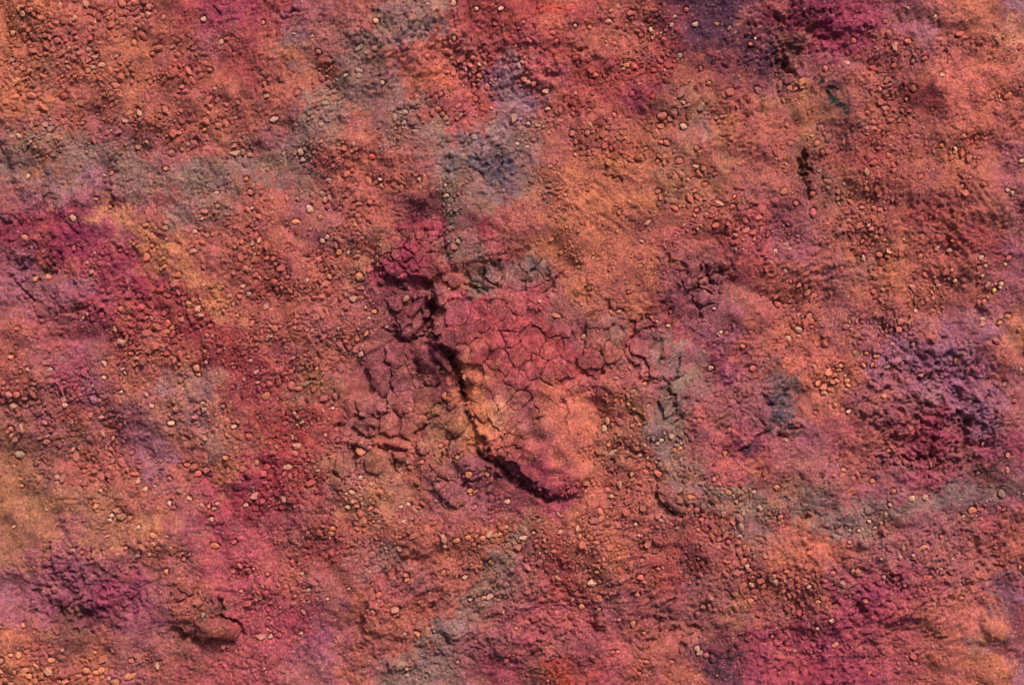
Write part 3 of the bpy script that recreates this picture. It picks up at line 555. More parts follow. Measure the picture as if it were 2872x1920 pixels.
# ------------------------------------------------------------------ stones read off the photograph
# per panel: origin, scale, then x, y, length, width, tilt, tone
STONES_TXT = """
@0 0 3.2583
300 105 45 40 20 n/185 85 72 34 80 o/540 50 72 42 70 o/1240 25 75 60 0 n/1110 25 82 60 -60 n/1160 120 62 50 -20 n/1265 120 88 56 35 n/1380 80 62 52 60 n/1120 180 66 36 -10 n/1275 180 76 46 45 n/1010 105 46 36 10 n/985 135 42 30 20 n/1310 150 46 40 0 n/100 295 56 50 70 o/410 325 50 44 0 n/450 340 62 42 -75 n/525 370 62 54 0 n/700 350 50 42 -30 n/830 355 56 50 80 r/825 265 66 46 80 n/870 265 50 46 0 n/1865 185 52 46 0 l/1500 170 60 36 40 n/1225 390 66 42 80 o/2025 390 52 40 70 l/570 740 76 36 35 r/810 650 54 46 0 o/860 620 56 36 -25 t/945 600 52 46 0 l/105 715 92 36 -60 o/105 545 46 40 0 t/285 875 82 62 -10 n/350 865 52 50 0 n/140 890 82 42 15 n/75 945 56 50 60 n/1760 740 82 42 -55 n/1070 790 62 50 0 n/1075 835 72 36 10 n/1665 800 50 46 0 n/580 875 72 50 30 r/470 1185 72 50 25 n/190 1255 66 42 -50 l/410 1065 72 46 -60 n/340 945 72 42 20 n/1985 915 62 42 35 n/2065 1130 72 50 -60 n/2000 1150 60 54 0 n/1865 1185 50 32 20 o/1470 1070 46 44 0 n/1560 1395 66 52 -40 n/1255 1340 56 46 0 n/2205 1385 62 46 -80 n/2180 945 44 40 0 n/1835 690 62 42 35 n/1915 640 50 40 -30 n/1515 1540 46 40 0 o/1400 500 46 40 0 n/2075 960 54 40 -40 n
@718 0 3.2583
1805 40 52 48 60 l/2205 20 50 30 70 c/2235 85 56 36 25 l/2015 90 40 36 0 l/1105 215 52 46 0 l/70 215 42 36 70 o/1095 460 62 40 -40 t/1570 55 32 24 0 l/575 480 50 40 -30 n/520 340 32 24 0 l/355 320 32 22 20 l/945 700 62 46 -20 t/940 655 72 40 -15 t/380 855 66 46 25 c/105 885 50 40 -10 t/85 775 46 40 60 n/170 1095 78 50 25 l/600 1140 66 46 70 t/1270 1080 76 42 80 t/1365 1035 52 50 0 t/945 455 92 36 30 t/1570 520 52 46 60 c/1810 355 42 36 60 l/1660 995 62 46 -25 c/1700 1035 50 40 0 n/2110 780 66 48 80 c/1950 860 72 46 0 c/2005 895 50 40 -40 c/1850 960 62 40 40 c/2090 575 56 40 -70 c/2050 670 72 50 30 c/1800 660 54 48 50 n/1990 760 50 40 -45 n/1985 1250 58 50 0 t/1160 765 38 36 0 l/1065 1440 62 50 0 r/885 1390 60 36 40 n/630 945 60 46 0 t/825 695 40 32 0 t/1730 1075 50 44 45 n/2180 220 42 36 -60 n/2210 1410 32 26 0 t/1980 520 50 44 0 c/1350 1130 56 40 30 t/425 1460 60 50 0 n
@1436 0 3.2583
250 45 56 46 50 r/105 205 36 32 0 o/575 240 42 36 0 l/710 240 46 40 -20 c/370 305 62 46 -20 e/405 380 42 36 60 c/940 385 52 40 0 c/910 90 50 36 30 c/1280 245 50 40 90 l/1600 70 46 40 45 c/1680 215 52 50 0 l/1495 140 36 30 0 l/1995 245 46 30 60 t/2185 395 42 36 -45 c/2260 815 78 56 -40 n/1535 505 48 44 50 t/1515 540 36 28 0 y/1050 585 56 46 0 o/1010 580 36 36 0 n/1300 640 62 42 -25 r/1360 545 62 46 -50 e/765 680 56 46 0 c/850 690 46 36 30 n/110 720 62 50 -20 o/310 830 74 46 10 l/195 765 52 40 60 c/325 990 52 36 25 l/1095 855 54 48 60 r/1280 885 50 42 30 r/1370 1065 82 62 20 n/1475 1040 80 60 90 n/1440 1085 56 44 80 n/1565 1160 62 56 0 l/1355 1150 76 46 -10 n/1795 760 46 40 0 o/1990 845 76 70 0 n/1930 870 72 32 -60 n/550 1220 56 50 60 n/690 1220 50 46 50 n/145 1130 46 40 60 l/50 1315 42 32 0 l/140 1345 42 30 0 l/1725 625 42 36 -40 n/2235 340 32 26 0 l/845 1340 56 46 0 c/1410 1310 62 50 -30 c/1360 1305 48 44 0 c/1520 1475 62 52 0 c/1220 1360 36 32 0 n/1330 1480 42 36 0 n/935 1050 52 36 -60 n/1880 205 42 36 0 o
@2152 0 3.2583
795 365 46 42 -10 c/730 570 62 38 -20 l/1285 385 62 54 0 c/530 625 52 44 60 c/1580 695 56 38 -10 l/215 795 48 44 0 o/265 805 62 32 35 c/1115 725 66 42 -30 n/1085 745 46 40 0 n/1270 910 38 36 0 c/1320 820 62 50 -70 n/1085 990 72 46 0 n/1230 1015 52 40 -45 n/915 1040 56 36 -50 c/965 1120 52 40 -50 n/970 1170 84 36 -15 c/1020 1200 52 40 45 c/975 1295 52 36 60 n/1020 1350 52 36 0 n/465 1300 58 46 45 c/500 1155 62 46 30 n/190 1135 62 46 -60 n/225 1300 56 36 15 c/715 1290 74 32 85 n/540 1215 46 32 -30 n/2190 885 78 50 40 c/1110 1420 52 46 60 c/975 1490 62 56 30 n/1145 1510 62 42 -30 e/1730 1360 52 32 -60 l/1725 1385 42 36 0 o/1590 1330 42 36 0 o/2310 1480 60 42 0 l/1295 1245 36 26 50 n/1430 540 56 36 20 c/1530 155 32 30 0 l/1280 75 32 22 0 l/805 150 36 30 80 n/1080 195 42 36 0 c/2305 440 46 40 60 n/1500 1010 32 30 0 n
@0 480 3.2583
230 615 66 60 0 o/680 430 60 50 -60 l/440 970 68 60 0 o/325 985 52 46 50 o/1005 15 46 36 30 o/945 40 42 32 -20 l/255 45 50 36 80 l/880 258 42 26 0 o/992 325 36 32 0 o/1515 520 52 42 0 o/1780 555 42 36 0 l/1385 680 42 36 0 c/1230 665 36 32 0 e/1095 725 42 36 0 e/1335 785 72 56 80 c/1635 950 52 46 50 c/1285 1245 72 66 0 e/1225 1245 46 40 60 e/1105 1255 52 48 -40 c/930 1315 62 46 50 e/1735 1215 62 54 -50 o/1505 1285 78 46 40 e/1530 1390 72 50 -75 c/1520 1465 66 40 15 o/1575 1430 52 40 40 o/2260 355 78 42 -45 o/2210 645 42 40 0 c/2310 660 46 40 80 l/2245 70 46 40 0 o/2280 190 52 48 -40 c/1970 195 52 32 -10 l/1500 800 42 32 0 o/2180 1145 52 46 -50 c/1160 1520 72 32 65 n/1130 1445 46 40 0 e/2300 1390 62 46 60 n/1635 1110 56 36 -60 e/830 1200 42 36 0 e/945 1090 36 32 0 e/2335 950 52 46 40 c/180 1440 48 36 0 c/270 1495 34 28 0 c/2270 1120 42 40 0 t/1925 1410 46 40 0 e/2140 690 52 32 -50 n/810 1300 46 26 -60 o/1340 1335 48 34 20 c
@718 480 3.2583
485 345 82 62 -70 l/360 460 74 46 0 o/590 425 52 46 45 o/605 205 62 46 -40 t/630 260 58 48 60 n/670 85 62 40 -35 t/1030 90 92 50 -70 o/1135 80 42 36 0 l/1495 80 42 36 60 l/1740 230 54 38 -15 l/605 635 58 40 0 l/660 605 42 36 60 l/760 740 52 48 0 o/850 740 42 40 40 t/770 345 42 36 0 e/370 250 42 36 -50 o/25 410 62 42 -30 c/670 965 52 46 -30 o/950 970 84 62 -60 o/960 1155 58 36 0 c/920 1530 58 46 -80 c/1085 1280 48 40 -30 o/1185 1420 48 32 0 l/1035 1340 36 26 -10 l/1000 1245 36 24 50 l/1015 1480 58 32 70 o/295 970 46 40 60 c/295 685 46 40 0 c/185 850 40 32 0 o/820 1470 46 32 -60 c/970 1065 40 36 0 c/895 1380 36 24 60 c/1845 640 42 40 0 l/945 300 60 36 0 n/1730 140 36 32 60 l/910 490 46 36 -50 o/105 795 62 42 10 c/1770 1070 40 30 20 l
@1436 480 3.2583
1765 120 54 40 25 c/1665 180 52 32 30 c/1640 200 46 26 -60 o/1700 245 98 42 -45 c/1755 255 48 32 20 c/1480 345 78 50 -40 c/1350 240 62 34 -80 c/1330 190 46 40 0 c/1660 405 54 30 -75 o/1685 365 42 40 45 c/1855 500 62 56 0 c/2125 455 62 42 -60 c/2130 545 78 46 15 c/2240 425 78 42 20 c/1965 485 46 40 0 e/2010 330 46 40 0 c/2025 240 36 32 50 o/2210 620 46 28 60 c/980 380 46 38 80 o/405 1320 88 36 -20 o/920 1300 78 42 -35 o/975 1280 52 26 20 o/655 1510 46 40 60 l/1430 1412 48 32 -10 l/1325 1370 26 24 0 l/1290 1450 52 24 -60 c/1850 1257 38 26 0 l/1385 935 36 30 0 r/250 1185 32 30 0 l/1915 1470 42 32 0 l/1890 1490 48 24 -45 l/1960 1480 52 36 50 c/2185 1465 42 22 10 c/1060 1110 36 30 0 e/1450 1285 42 36 60 e
@2152 480 3.2583
150 190 68 56 50 o/1395 50 62 40 20 c/430 375 82 56 80 e/980 525 78 46 -5 c/785 270 74 36 -30 c/560 90 78 42 -15 n/880 325 46 40 30 o/990 330 52 40 -40 c/950 260 42 40 0 c/425 205 52 48 0 c/915 590 56 36 -60 c/990 660 42 36 0 c/895 635 38 36 0 c/265 290 46 40 0 c/1935 795 48 44 0 l/2200 800 64 46 60 c/1045 760 62 50 -30 c/1110 770 46 40 0 n/1410 775 52 46 0 c/2205 210 48 40 40 l/2165 185 52 36 -30 l/70 745 72 42 70 l/110 1205 84 56 -50 c/300 1450 62 56 -30 l/455 1130 56 42 10 c/400 1335 82 56 70 n/425 1370 56 42 70 n/470 1335 62 32 80 n/1720 1000 48 38 -10 l/1370 1270 46 36 80 l/1460 945 62 36 -55 c/1510 1100 48 32 -70 c/2130 1030 42 36 30 l/2065 1090 52 36 75 y/2120 1065 40 36 0 l/1955 1400 68 42 25 o/1965 1355 52 46 -30 l/2120 1385 52 36 45 o/2195 1325 52 40 -10 o/1980 1190 56 40 30 c/1215 1445 58 52 0 c/735 1420 62 46 0 n/265 1265 46 36 30 n/205 1530 62 46 -30 l/690 890 52 42 80 r/1690 640 42 32 0 c/300 1045 52 40 40 c/2170 850 32 30 0 l/1915 890 52 40 80 c/1980 865 30 28 0 l
@0 960 3.2583
1550 740 62 46 0 l/1210 1210 78 42 -10 c/1315 1345 54 48 45 l/145 1030 84 62 0 t/95 475 62 54 -50 n/165 475 58 54 0 c/580 575 52 42 0 l/805 665 52 46 45 c/980 1155 72 42 -30 c/730 1185 46 40 0 e/1790 1205 68 56 20 c/2135 770 52 40 0 l/1690 1125 56 36 0 c/1620 1140 46 40 80 c/1540 1250 52 40 -40 c/2215 1070 52 36 70 e/940 195 62 46 -60 l/940 320 42 36 0 l/1110 245 46 26 10 l/1195 100 46 38 0 c/1130 280 42 26 -45 l/1780 230 66 60 0 o/1800 295 48 36 -30 o/1385 575 42 36 0 l/1845 560 48 40 0 l/2030 585 38 36 0 t/120 135 52 40 -50 o/160 45 36 32 0 c/80 790 52 40 -15 c/50 820 36 32 0 c/990 890 52 36 80 o/955 1040 52 36 -40 c/965 980 42 38 0 c/1175 1015 42 40 0 c/855 1505 62 46 40 o/1545 1470 46 40 70 l/1585 1505 46 36 -40 e/1725 1425 52 36 -45 l/1950 1525 52 38 0 l/2240 1490 52 38 20 l/1900 1500 42 40 -30 o/1980 1475 40 32 0 l/180 1315 40 36 0 o/2060 1055 52 40 -20 o/460 250 52 48 0 t/2120 410 42 40 0 e/1090 455 42 36 0 l/2335 65 42 36 0 e/2130 230 46 32 0 e/375 790 72 42 65 n/415 910 60 50 0 n
@718 960 3.2583
325 395 78 62 80 c/395 420 78 38 0 c/85 490 78 56 40 o/955 110 54 44 30 l/360 1015 58 54 -20 c/265 1195 62 42 50 e/950 995 84 68 -45 o/1720 490 66 46 80 o/1945 1205 62 58 0 o/2110 1205 52 42 -45 o/1735 1240 46 42 0 l/1965 1350 74 36 25 o/2005 1365 62 28 30 o/1960 1388 38 26 0 o/1740 915 58 50 50 c/1690 940 42 36 0 c/885 1360 56 36 -20 l/845 1500 52 46 -20 l/2295 1450 52 48 0 l/1995 1500 48 42 0 c/1265 430 48 36 -10 l/1315 340 52 36 20 c/1350 370 52 36 80 c/1465 220 42 36 0 l/1530 215 52 36 20 l/1455 245 36 28 0 t/1695 265 42 32 0 o/1715 270 36 26 80 l/805 665 38 34 0 c/865 672 26 22 0 l/700 600 32 28 0 l/915 550 30 26 0 o/1840 1045 42 36 30 o/1780 1180 42 32 -45 t/1515 1090 48 36 0 o/965 915 42 26 -20 o/1040 960 42 34 0 c/960 1230 46 40 0 l/1390 1475 46 32 -30 l/1050 1510 52 40 20 c/930 1490 44 36 0 c/1325 1500 42 26 10 l/320 265 46 40 0 c/270 280 42 36 0 c
@1436 960 3.2583
840 785 62 50 80 l/1165 1020 48 42 0 l/1210 375 42 38 0 o/1825 235 48 40 0 l/1215 1180 62 42 -30 c/1325 1190 78 52 -40 c/1275 1255 72 36 -20 c/1235 575 52 24 45 l/1055 555 38 32 0 o/625 985 52 26 45 o/1955 1015 46 40 30 o/1985 800 46 30 80 c/1975 1365 68 40 -40 o/2215 1365 38 36 0 l/1625 1405 74 42 -15 o/1480 1335 46 40 0 o/1525 1340 46 42 0 o/1615 1500 74 46 50 c/1675 1520 56 50 0 c/2050 1450 46 36 70 o/800 1535 68 46 -70 c/745 1285 42 36 -30 c/900 1395 46 40 0 l/1090 755 42 36 0 o/1160 750 52 32 -40 o/1360 890 42 38 0 l/1320 920 42 36 0 l/1485 980 48 32 50 o/1540 965 46 36 0 o/1840 1240 46 36 60 c/1070 225 62 32 -45 c/1225 295 42 36 0 o/2210 240 68 52 -20 c/1710 715 52 46 0 c/945 985 36 24 0 l/2110 35 46 40 0 c/1100 1245 62 32 35 n
@2152 960 3.2583
1305 1420 58 52 0 l/1445 1415 58 54 0 l/1900 1540 78 56 20 o/975 1270 52 38 35 o/90 1330 62 52 -20 o/1060 490 52 46 80 o/1145 1360 52 40 60 o/2190 1025 46 42 50 o/2195 1165 58 40 -80 o/1945 1200 40 36 0 t/2165 380 48 32 80 l/750 630 50 32 15 l/885 210 52 34 -40 o/965 205 48 32 65 o/995 130 40 32 0 o/1025 128 36 28 70 o/910 100 42 34 0 o/475 370 62 46 40 o/735 350 52 46 30 o/640 355 52 38 -30 o/660 250 52 38 0 o/680 215 46 38 -40 o/740 395 52 32 -20 o/620 575 46 36 70 o/1725 165 52 34 65 o/2305 245 42 32 80 l/175 895 46 40 0 l/1115 1480 40 38 0 l/450 645 42 32 -20 c/1380 1090 46 36 -30 o/1345 20 52 40 60 n/1980 920 46 36 20 o/710 1165 52 36 -30 o/690 1215 52 42 20 c/1565 1105 46 32 0 o/1110 500 82 30 -70 r/1115 995 42 36 0 o/1410 305 42 36 0 o/1155 8 52 32 0 o
@0 1440 3.2583
1005 25 48 38 30 l/990 65 40 36 0 l/1410 195 78 46 -30 o/1410 270 48 44 0 o/1955 300 78 52 -10 o/1930 50 48 40 -20 l/640 290 52 30 -70 o/670 328 42 30 0 l/757 350 36 34 0 c/1265 378 40 32 0 l/978 205 46 30 20 c/1265 120 40 32 0 l/220 1015 52 34 -65 o/190 1280 72 52 80 o/135 1272 46 36 0 o/50 1320 50 40 80 o/475 1335 62 46 0 o/335 1390 68 42 -40 o/245 1415 68 46 15 o/160 1425 42 40 0 o/235 1455 52 42 0 o/275 1475 56 50 0 o/385 1480 74 46 -75 c/30 1420 62 42 -15 o/590 1535 74 46 10 o/785 1440 68 52 -20 o/915 1440 68 56 30 o/870 1460 52 46 0 o/1165 1500 84 62 20 o/1205 1490 62 42 50 o/1040 1540 92 56 0 o/820 1495 52 42 0 c/540 1535 48 36 0 o/925 1500 48 36 0 o/820 1535 62 42 0 c/860 1270 42 30 -50 c/1190 1345 48 38 0 c/1520 525 46 36 80 o/2135 260 48 38 0 e/1675 415 42 36 0 c/15 1020 42 32 0 o/110 120 32 22 45 l/1155 310 46 32 0 c/2197 712 38 32 0 o
@718 1440 3.2583
690 180 62 46 -10 o/695 130 68 42 0 o/1055 380 68 56 -20 n/1360 70 58 38 0 l/1830 240 68 46 10 o/1710 540 62 36 60 o/1910 585 52 38 0 l/2150 440 52 42 -40 o/2190 195 52 42 20 o/2230 185 46 40 60 o/2065 215 52 42 0 o/1375 555 52 38 -30 c/1380 595 46 40 0 o/1120 735 64 40 50 o/845 685 32 28 0 l/1080 890 52 36 -60 o/1470 1105 68 46 -55 o/1357 1103 34 28 0 l/2285 1340 52 48 0 c/1840 1360 38 34 0 o/2135 760 72 52 30 l/2085 770 56 36 20 o/1955 790 46 40 0 t/265 675 56 42 -20 c/480 695 38 30 0 l/60 205 62 36 30 e/1440 200 104 46 35 n/1940 210 52 42 0 o/1060 645 32 24 0 o/100 560 42 32 0 c/125 1130 42 36 60 l/2290 640 56 46 0 n/655 775 30 28 0 l/405 1098 32 26 0 l/75 1418 30 28 0 o/1375 1425 38 32 0 l
@1436 1440 1.8625
418 357 46 38 -5 l/668 330 33 32 0 c/62 123 46 26 -5 l/630 575 36 28 80 o/703 777 37 20 -15 c/453 437 30 26 0 c/365 490 30 28 0 o/455 503 23 22 0 o/215 190 29 20 10 c/350 110 29 19 70 o/640 48 21 18 0 l/1208 250 39 28 80 c/1228 275 26 20 60 l/970 82 23 20 0 c/988 28 25 20 0 c/1130 150 30 28 0 e/1190 117 29 16 -20 l/1255 465 30 26 0 o/1002 488 29 20 0 n/970 710 30 28 0 l/835 780 27 18 0 c/688 625 20 16 0 o/558 552 19 18 0 c/525 720 23 18 20 c/552 720 23 18 0 c/828 848 19 17 0 r/665 835 21 18 0 c/655 420 25 18 0 o/678 240 25 22 0 c/440 295 26 18 10 o/760 285 30 18 0 c/155 445 35 30 0 e/1215 175 30 19 70 c/112 95 26 20 0 l/22 592 19 17 0 o
@2152 1440 1.8625
808 175 39 22 20 o/788 187 30 18 10 o/836 166 29 22 80 c/447 295 25 22 0 l/470 298 27 20 20 o/640 327 23 22 0 l/605 327 19 18 0 l/340 310 30 24 0 c/222 205 33 30 0 c/213 378 25 22 60 l/812 322 27 15 -5 o/840 322 21 16 0 c/908 117 21 18 0 c/1020 445 25 22 30 o/1148 447 19 17 0 o/355 685 36 23 30 o/329 553 29 22 20 l/505 450 29 22 0 c/263 602 21 19 0 l/838 388 25 18 -30 c/265 460 27 18 0 o/596 742 21 15 -40 o/535 830 27 13 30 o/68 845 25 18 80 c/72 17 29 22 30 c/430 147 21 18 0 l/568 75 19 17 0 l/535 42 21 18 0 l/595 48 21 18 0 o/480 90 19 14 0 l/104 303 35 18 10 c/194 343 23 19 0 c/1040 20 19 17 0 l/1115 20 21 17 0 l/966 238 21 18 0 l/850 625 25 18 80 c/38 655 25 18 0 c/1335 285 22 16 80 o/755 212 21 17 0 l/920 325 25 15 0 c
"""
stones = []
for block in STONES_TXT.strip().split("@")[1:]:
    head, body = block.strip().split("\n", 1)
    ox, oy, sc = map(float, head.split())
    for item in body.replace("\n", "/").split("/"):
        f = item.split()
        if len(f) != 6: continue
        stones.append((ox + float(f[0]) / sc, oy + float(f[1]) / sc, float(f[2]) / sc * 1.06, float(f[3]) / sc * 1.06, float(f[4]), f[5]))
stones.sort(key=lambda s: -s[2] * s[3])
N_THINGS = 300
TONE = {'n': ((186, 112, 92), .25), 'l': ((206, 154, 130), .72), 'o': ((200, 122, 86), .70), 'c': ((198, 102, 86), .62), 'e': ((182, 80, 88), .6),
        'r': ((176, 66, 62), .6), 't': ((158, 128, 110), .65), 'y': ((206, 160, 96), .8)}
def stone_colour(x, y, tone, r):
    base = soil_colour(np.array([x]), np.array([y]), 0)[0]
    c, k = TONE[tone]
    return np.clip((base * (1 - k) + lin(c) * k) * GAIN * (1.06 + 0.16 * r), 0.01, 0.85)

# soil sinks a little round each stone
for (sx, sy, L, S, tilt, tone) in stones:
    w = window(sx - L, sy - L, sx + L, sy + L)
    a = math.radians(tilt); dx, dy = PX[w] - sx, -(PY[w] - sy)
    u, v = (dx * math.cos(a) + dy * math.sin(a)) / (L / 2), (-dx * math.sin(a) + dy * math.cos(a)) / (S / 2)
    r = np.hypot(u, v)
    GROUND[w] -= min(9.0, 0.5 * S) * np.exp(-((r - 1.10) / 0.22) ** 2)
GROUND = GROUND.astype(np.float32)
HG = sampler(GROUND)

# ------------------------------------------------------------------ materials
def soil_material(name, from_object=False, crackle=0.0, grain=1.0):
    m = bpy.data.materials.new(name); m.use_nodes = True
    nt = m.node_tree; N, Lk = nt.nodes, nt.links
    b = N["Principled BSDF"]
    b.inputs["Roughness"].default_value = 0.93
    b.inputs["Specular IOR Level"].default_value = 0.18
    geo = N.new("ShaderNodeNewGeometry")
    if from_object:
        src = N.new("ShaderNodeObjectInfo"); col = src.outputs["Color"]
    else:
        src = N.new("ShaderNodeAttribute"); src.attribute_name = "pigment"; col = src.outputs["Color"]
    def noise(scale, detail, rough=0.6):
        n = N.new("ShaderNodeTexNoise"); n.inputs["Scale"].default_value = scale; n.inputs["Detail"].default_value = detail
        n.inputs["Roughness"].default_value = rough; Lk.new(geo.outputs["Position"], n.inputs["Vector"]); return n
    def ramp(n_out, lo, hi, a, z):
        r = N.new("ShaderNodeMapRange"); r.inputs["From Min"].default_value = lo; r.inputs["From Max"].default_value = hi
        r.inputs["To Min"].default_value = a; r.inputs["To Max"].default_value = z; Lk.new(n_out, r.inputs["Value"]); return r.outputs["Result"]
    def mul(c, f):
        x = N.new("ShaderNodeMix"); x.data_type = 'RGBA'; x.blend_type = 'MULTIPLY'; x.inputs["Factor"].default_value = 1.0
        Lk.new(c, x.inputs["A"]); Lk.new(f, x.inputs["B"]); return x.outputs["Result"]
    n1 = noise(210, 4, 0.7)
    n2 = noise(48, 4)
    col = mul(col, ramp(n1.outputs["Fac"], 0.25, 0.75, 1 - .38 * grain, 1 + .38 * grain))
    col = mul(col, ramp(n2.outputs["Fac"], 0.25, 0.75, 0.82, 1.18))
    # single grains of different tone, pale ones rarer, mixed into the earth
    vo = N.new("ShaderNodeTexVoronoi"); vo.inputs["Scale"].default_value = 260.0; Lk.new(geo.outputs["Position"], vo.inputs["Vector"])
    sep = N.new("ShaderNodeSeparateColor"); Lk.new(vo.outputs["Color"], sep.inputs["Color"])
    col = mul(col, ramp(sep.outputs["Green"], 0.0, 1.0, 1 - 0.34 * grain, 1 + 0.28 * grain))
    pale = ramp(sep.outputs["Red"], 0.95, 0.98, 0.0, 0.4 * grain)
    mx = N.new("ShaderNodeMix"); mx.data_type = 'RGBA'; mx.blend_type = 'MIX'
    Lk.new(pale, mx.inputs["Factor"]); Lk.new(col, mx.inputs["A"]); mx.inputs["B"].default_value = (0.56, 0.33, 0.25, 1)
    col = mx.outputs["Result"]
    Lk.new(col, b.inputs["Base Color"])
    # relief finer than the mesh
    h = N.new("ShaderNodeMath"); h.operation = 'MULTIPLY_ADD'
    n3 = noise(330, 3, 0.65)
    Lk.new(n3.outputs["Fac"], h.inputs[0]); h.inputs[1].default_value = 1.0; Lk.new(n2.outputs["Fac"], h.inputs[2])
    hv = h.outputs[0]
    if crackle:
        ve = N.new("ShaderNodeTexVoronoi"); ve.feature = 'DISTANCE_TO_EDGE'; ve.inputs["Scale"].default_value = 56.0
        wv = N.new("ShaderNodeVectorMath"); wv.operation = 'MULTIPLY_ADD'; nw = noise(70, 2)
        Lk.new(nw.outputs["Color"], wv.inputs[0]); wv.inputs[1].default_value = (0.045, 0.045, 0.0); Lk.new(geo.outputs["Position"], wv.inputs[2])
        Lk.new(wv.outputs[0], ve.inputs["Vector"])
        edge = ramp(ve.outputs["Distance"], 0.0, 0.06, 0.0, crackle)
        msk = ramp(noise(14, 2).outputs["Fac"], 0.42, 0.56, 0.0, 1.0)
        em = N.new("ShaderNodeMath"); em.operation = 'MULTIPLY'; Lk.new(edge, em.inputs[0]); Lk.new(msk, em.inputs[1]); edge = em.outputs[0]
        ad = N.new("ShaderNodeMath"); ad.operation = 'ADD'; Lk.new(hv, ad.inputs[0]); Lk.new(edge, ad.inputs[1]); hv = ad.outputs[0]
    bp = N.new("ShaderNodeBump"); bp.inputs["Strength"].default_value = 0.9; bp.inputs["Distance"].default_value = 0.0045 * grain
    Lk.new(hv, bp.inputs["Height"]); Lk.new(bp.outputs["Normal"], b.inputs["Normal"])
    return m
M_SOIL = soil_material("soil")
M_CLAY = soil_material("dried_clay", crackle=1.7, grain=0.9)
M_GRAVEL = soil_material("gravel", grain=0.6)
M_STONE = soil_material("stone", from_object=True, grain=0.55)

def mesh_from(name, verts, loops, starts, smooth, colours=None):
    me = bpy.data.meshes.new(name)
    me.vertices.add(len(verts)); me.vertices.foreach_set("co", np.ascontiguousarray(verts, np.float32).ravel())
    me.loops.add(len(loops)); me.loops.foreach_set("vertex_index", np.ascontiguousarray(loops, np.int32))
    me.polygons.add(len(starts)); me.polygons.foreach_set("loop_start", np.ascontiguousarray(starts, np.int32))
    me.update(calc_edges=True)
    me.polygons.foreach_set("use_smooth", np.full(len(starts), smooth, bool))
    if colours is not None:
        ca = me.color_attributes.new("pigment", 'FLOAT_COLOR', 'POINT')
        ca.data.foreach_set("color", np.ascontiguousarray(np.concatenate([colours, np.ones((len(colours), 1))], 1), np.float32).ravel())
    me.validate()
    return me

# ------------------------------------------------------------------ the ground itself
gv = W(PX.ravel(), PY.ravel(), GROUND.ravel())
ii = np.arange(NX * NY, dtype=np.int32).reshape(NY, NX)
quads = np.stack([ii[1:, :-1], ii[1:, 1:], ii[:-1, 1:], ii[:-1, :-1]], -1).reshape(-1, 4)
gcol = albedo(PX.ravel(), PY.ravel())
gme = mesh_from("ground", gv, quads.ravel(), np.arange(len(quads)) * 4, True, gcol)
gme.materials.append(M_SOIL)
ground = bpy.data.objects.new("ground", gme)
scene.collection.objects.link(ground)
ground["kind"] = "structure"
ground["label"] = "red, ochre and magenta bare soil with gravel and cracks"

# ------------------------------------------------------------------ plates and clods of clay share one builder
def slab_mesh(name, P, rise, dome, depth=18.0, tilt=(0.0, 0.0), seed=0, origin=None, rings=None, rough=0.0):
    """outline P (n x 2, millimetres), top follows the ground swell at `rise` above it, skirt goes `depth` down"""
    c = P.mean(0)
    area = 0.5 * np.sum(P[:, 0] * np.roll(P[:, 1], -1) - np.roll(P[:, 0], -1) * P[:, 1])
    if area > 0: P = P[::-1]                      # so faces look up once y is flipped
    n = len(P)
    R = math.sqrt(abs(area) / math.pi)
    e = min(0.16, 2.6 / R)
    rings = rings or [(1.0 - 0.02, -depth), (1.0, -2.6), (1.0 - 0.5 * e, -0.7), (1.0 - 1.3 * e, 0.0), (0.72, 0.0), (0.4, 0.0)]
    V, Z = [], []
    for (s, dz) in rings:
        q = c + (P - c) * s
        base = H0(q[:, 0], q[:, 1])
        rel = (1 - s * s) * dome
        z = base + rise + dz + rel + 1.0 * pn(q[:, 0] / 15, q[:, 1] / 15, 130 + seed) + 0.7 * pn(q[:, 0] / 6, q[:, 1] / 6, 131)
        if rough:
            z = z + rough * (1.3 * pn(q[:, 0] / 42, q[:, 1] / 42, 140) - 1.5 * np.abs(pn(q[:, 0] / 34, q[:, 1] / 22, 141)) + 0.5 * pn(q[:, 0] / 9, q[:, 1] / 9, 142))
        z = z + (q[:, 0] - c[0]) * tilt[0] + (q[:, 1] - c[1]) * tilt[1]
        V.append(q); Z.append(z)
    V.append(c[None]); Z.append(H0(c[:1], c[1:]) + rise + dome)
    V = np.concatenate(V); Z = np.concatenate(Z)
    loops, starts, k = [], [], 0
    for r in range(len(rings) - 1):
        for i in range(n):
            j = (i + 1) % n
            starts.append(k); loops += [r * n + i, r * n + j, (r + 1) * n + j, (r + 1) * n + i]; k += 4
    last = (len(rings) - 1) * n; cen = len(rings) * n
    for i in range(n):
        starts.append(k); loops += [last + i, last + (i + 1) % n, cen]; k += 3
    verts = W(V[:, 0], V[:, 1], Z)
    col = albedo(V[:, 0], V[:, 1])
    if origin is not None: verts = verts - np.array(origin)
    me = mesh_from(name, verts, np.array(loops), np.array(starts), True, col)
    me.materials.append(M_CLAY)
    return me

for k, (P, rise, tl) in enumerate(plate_outlines):
    o = bpy.data.objects.new("clay_plate", slab_mesh("clay_plate", P, rise, 0.5 + 1.2 * random.random(), tilt=(random.uniform(-.02, .02), random.uniform(-.02, .02)), seed=k % 5))
    scene.collection.objects.link(o)
    o.parent = ground

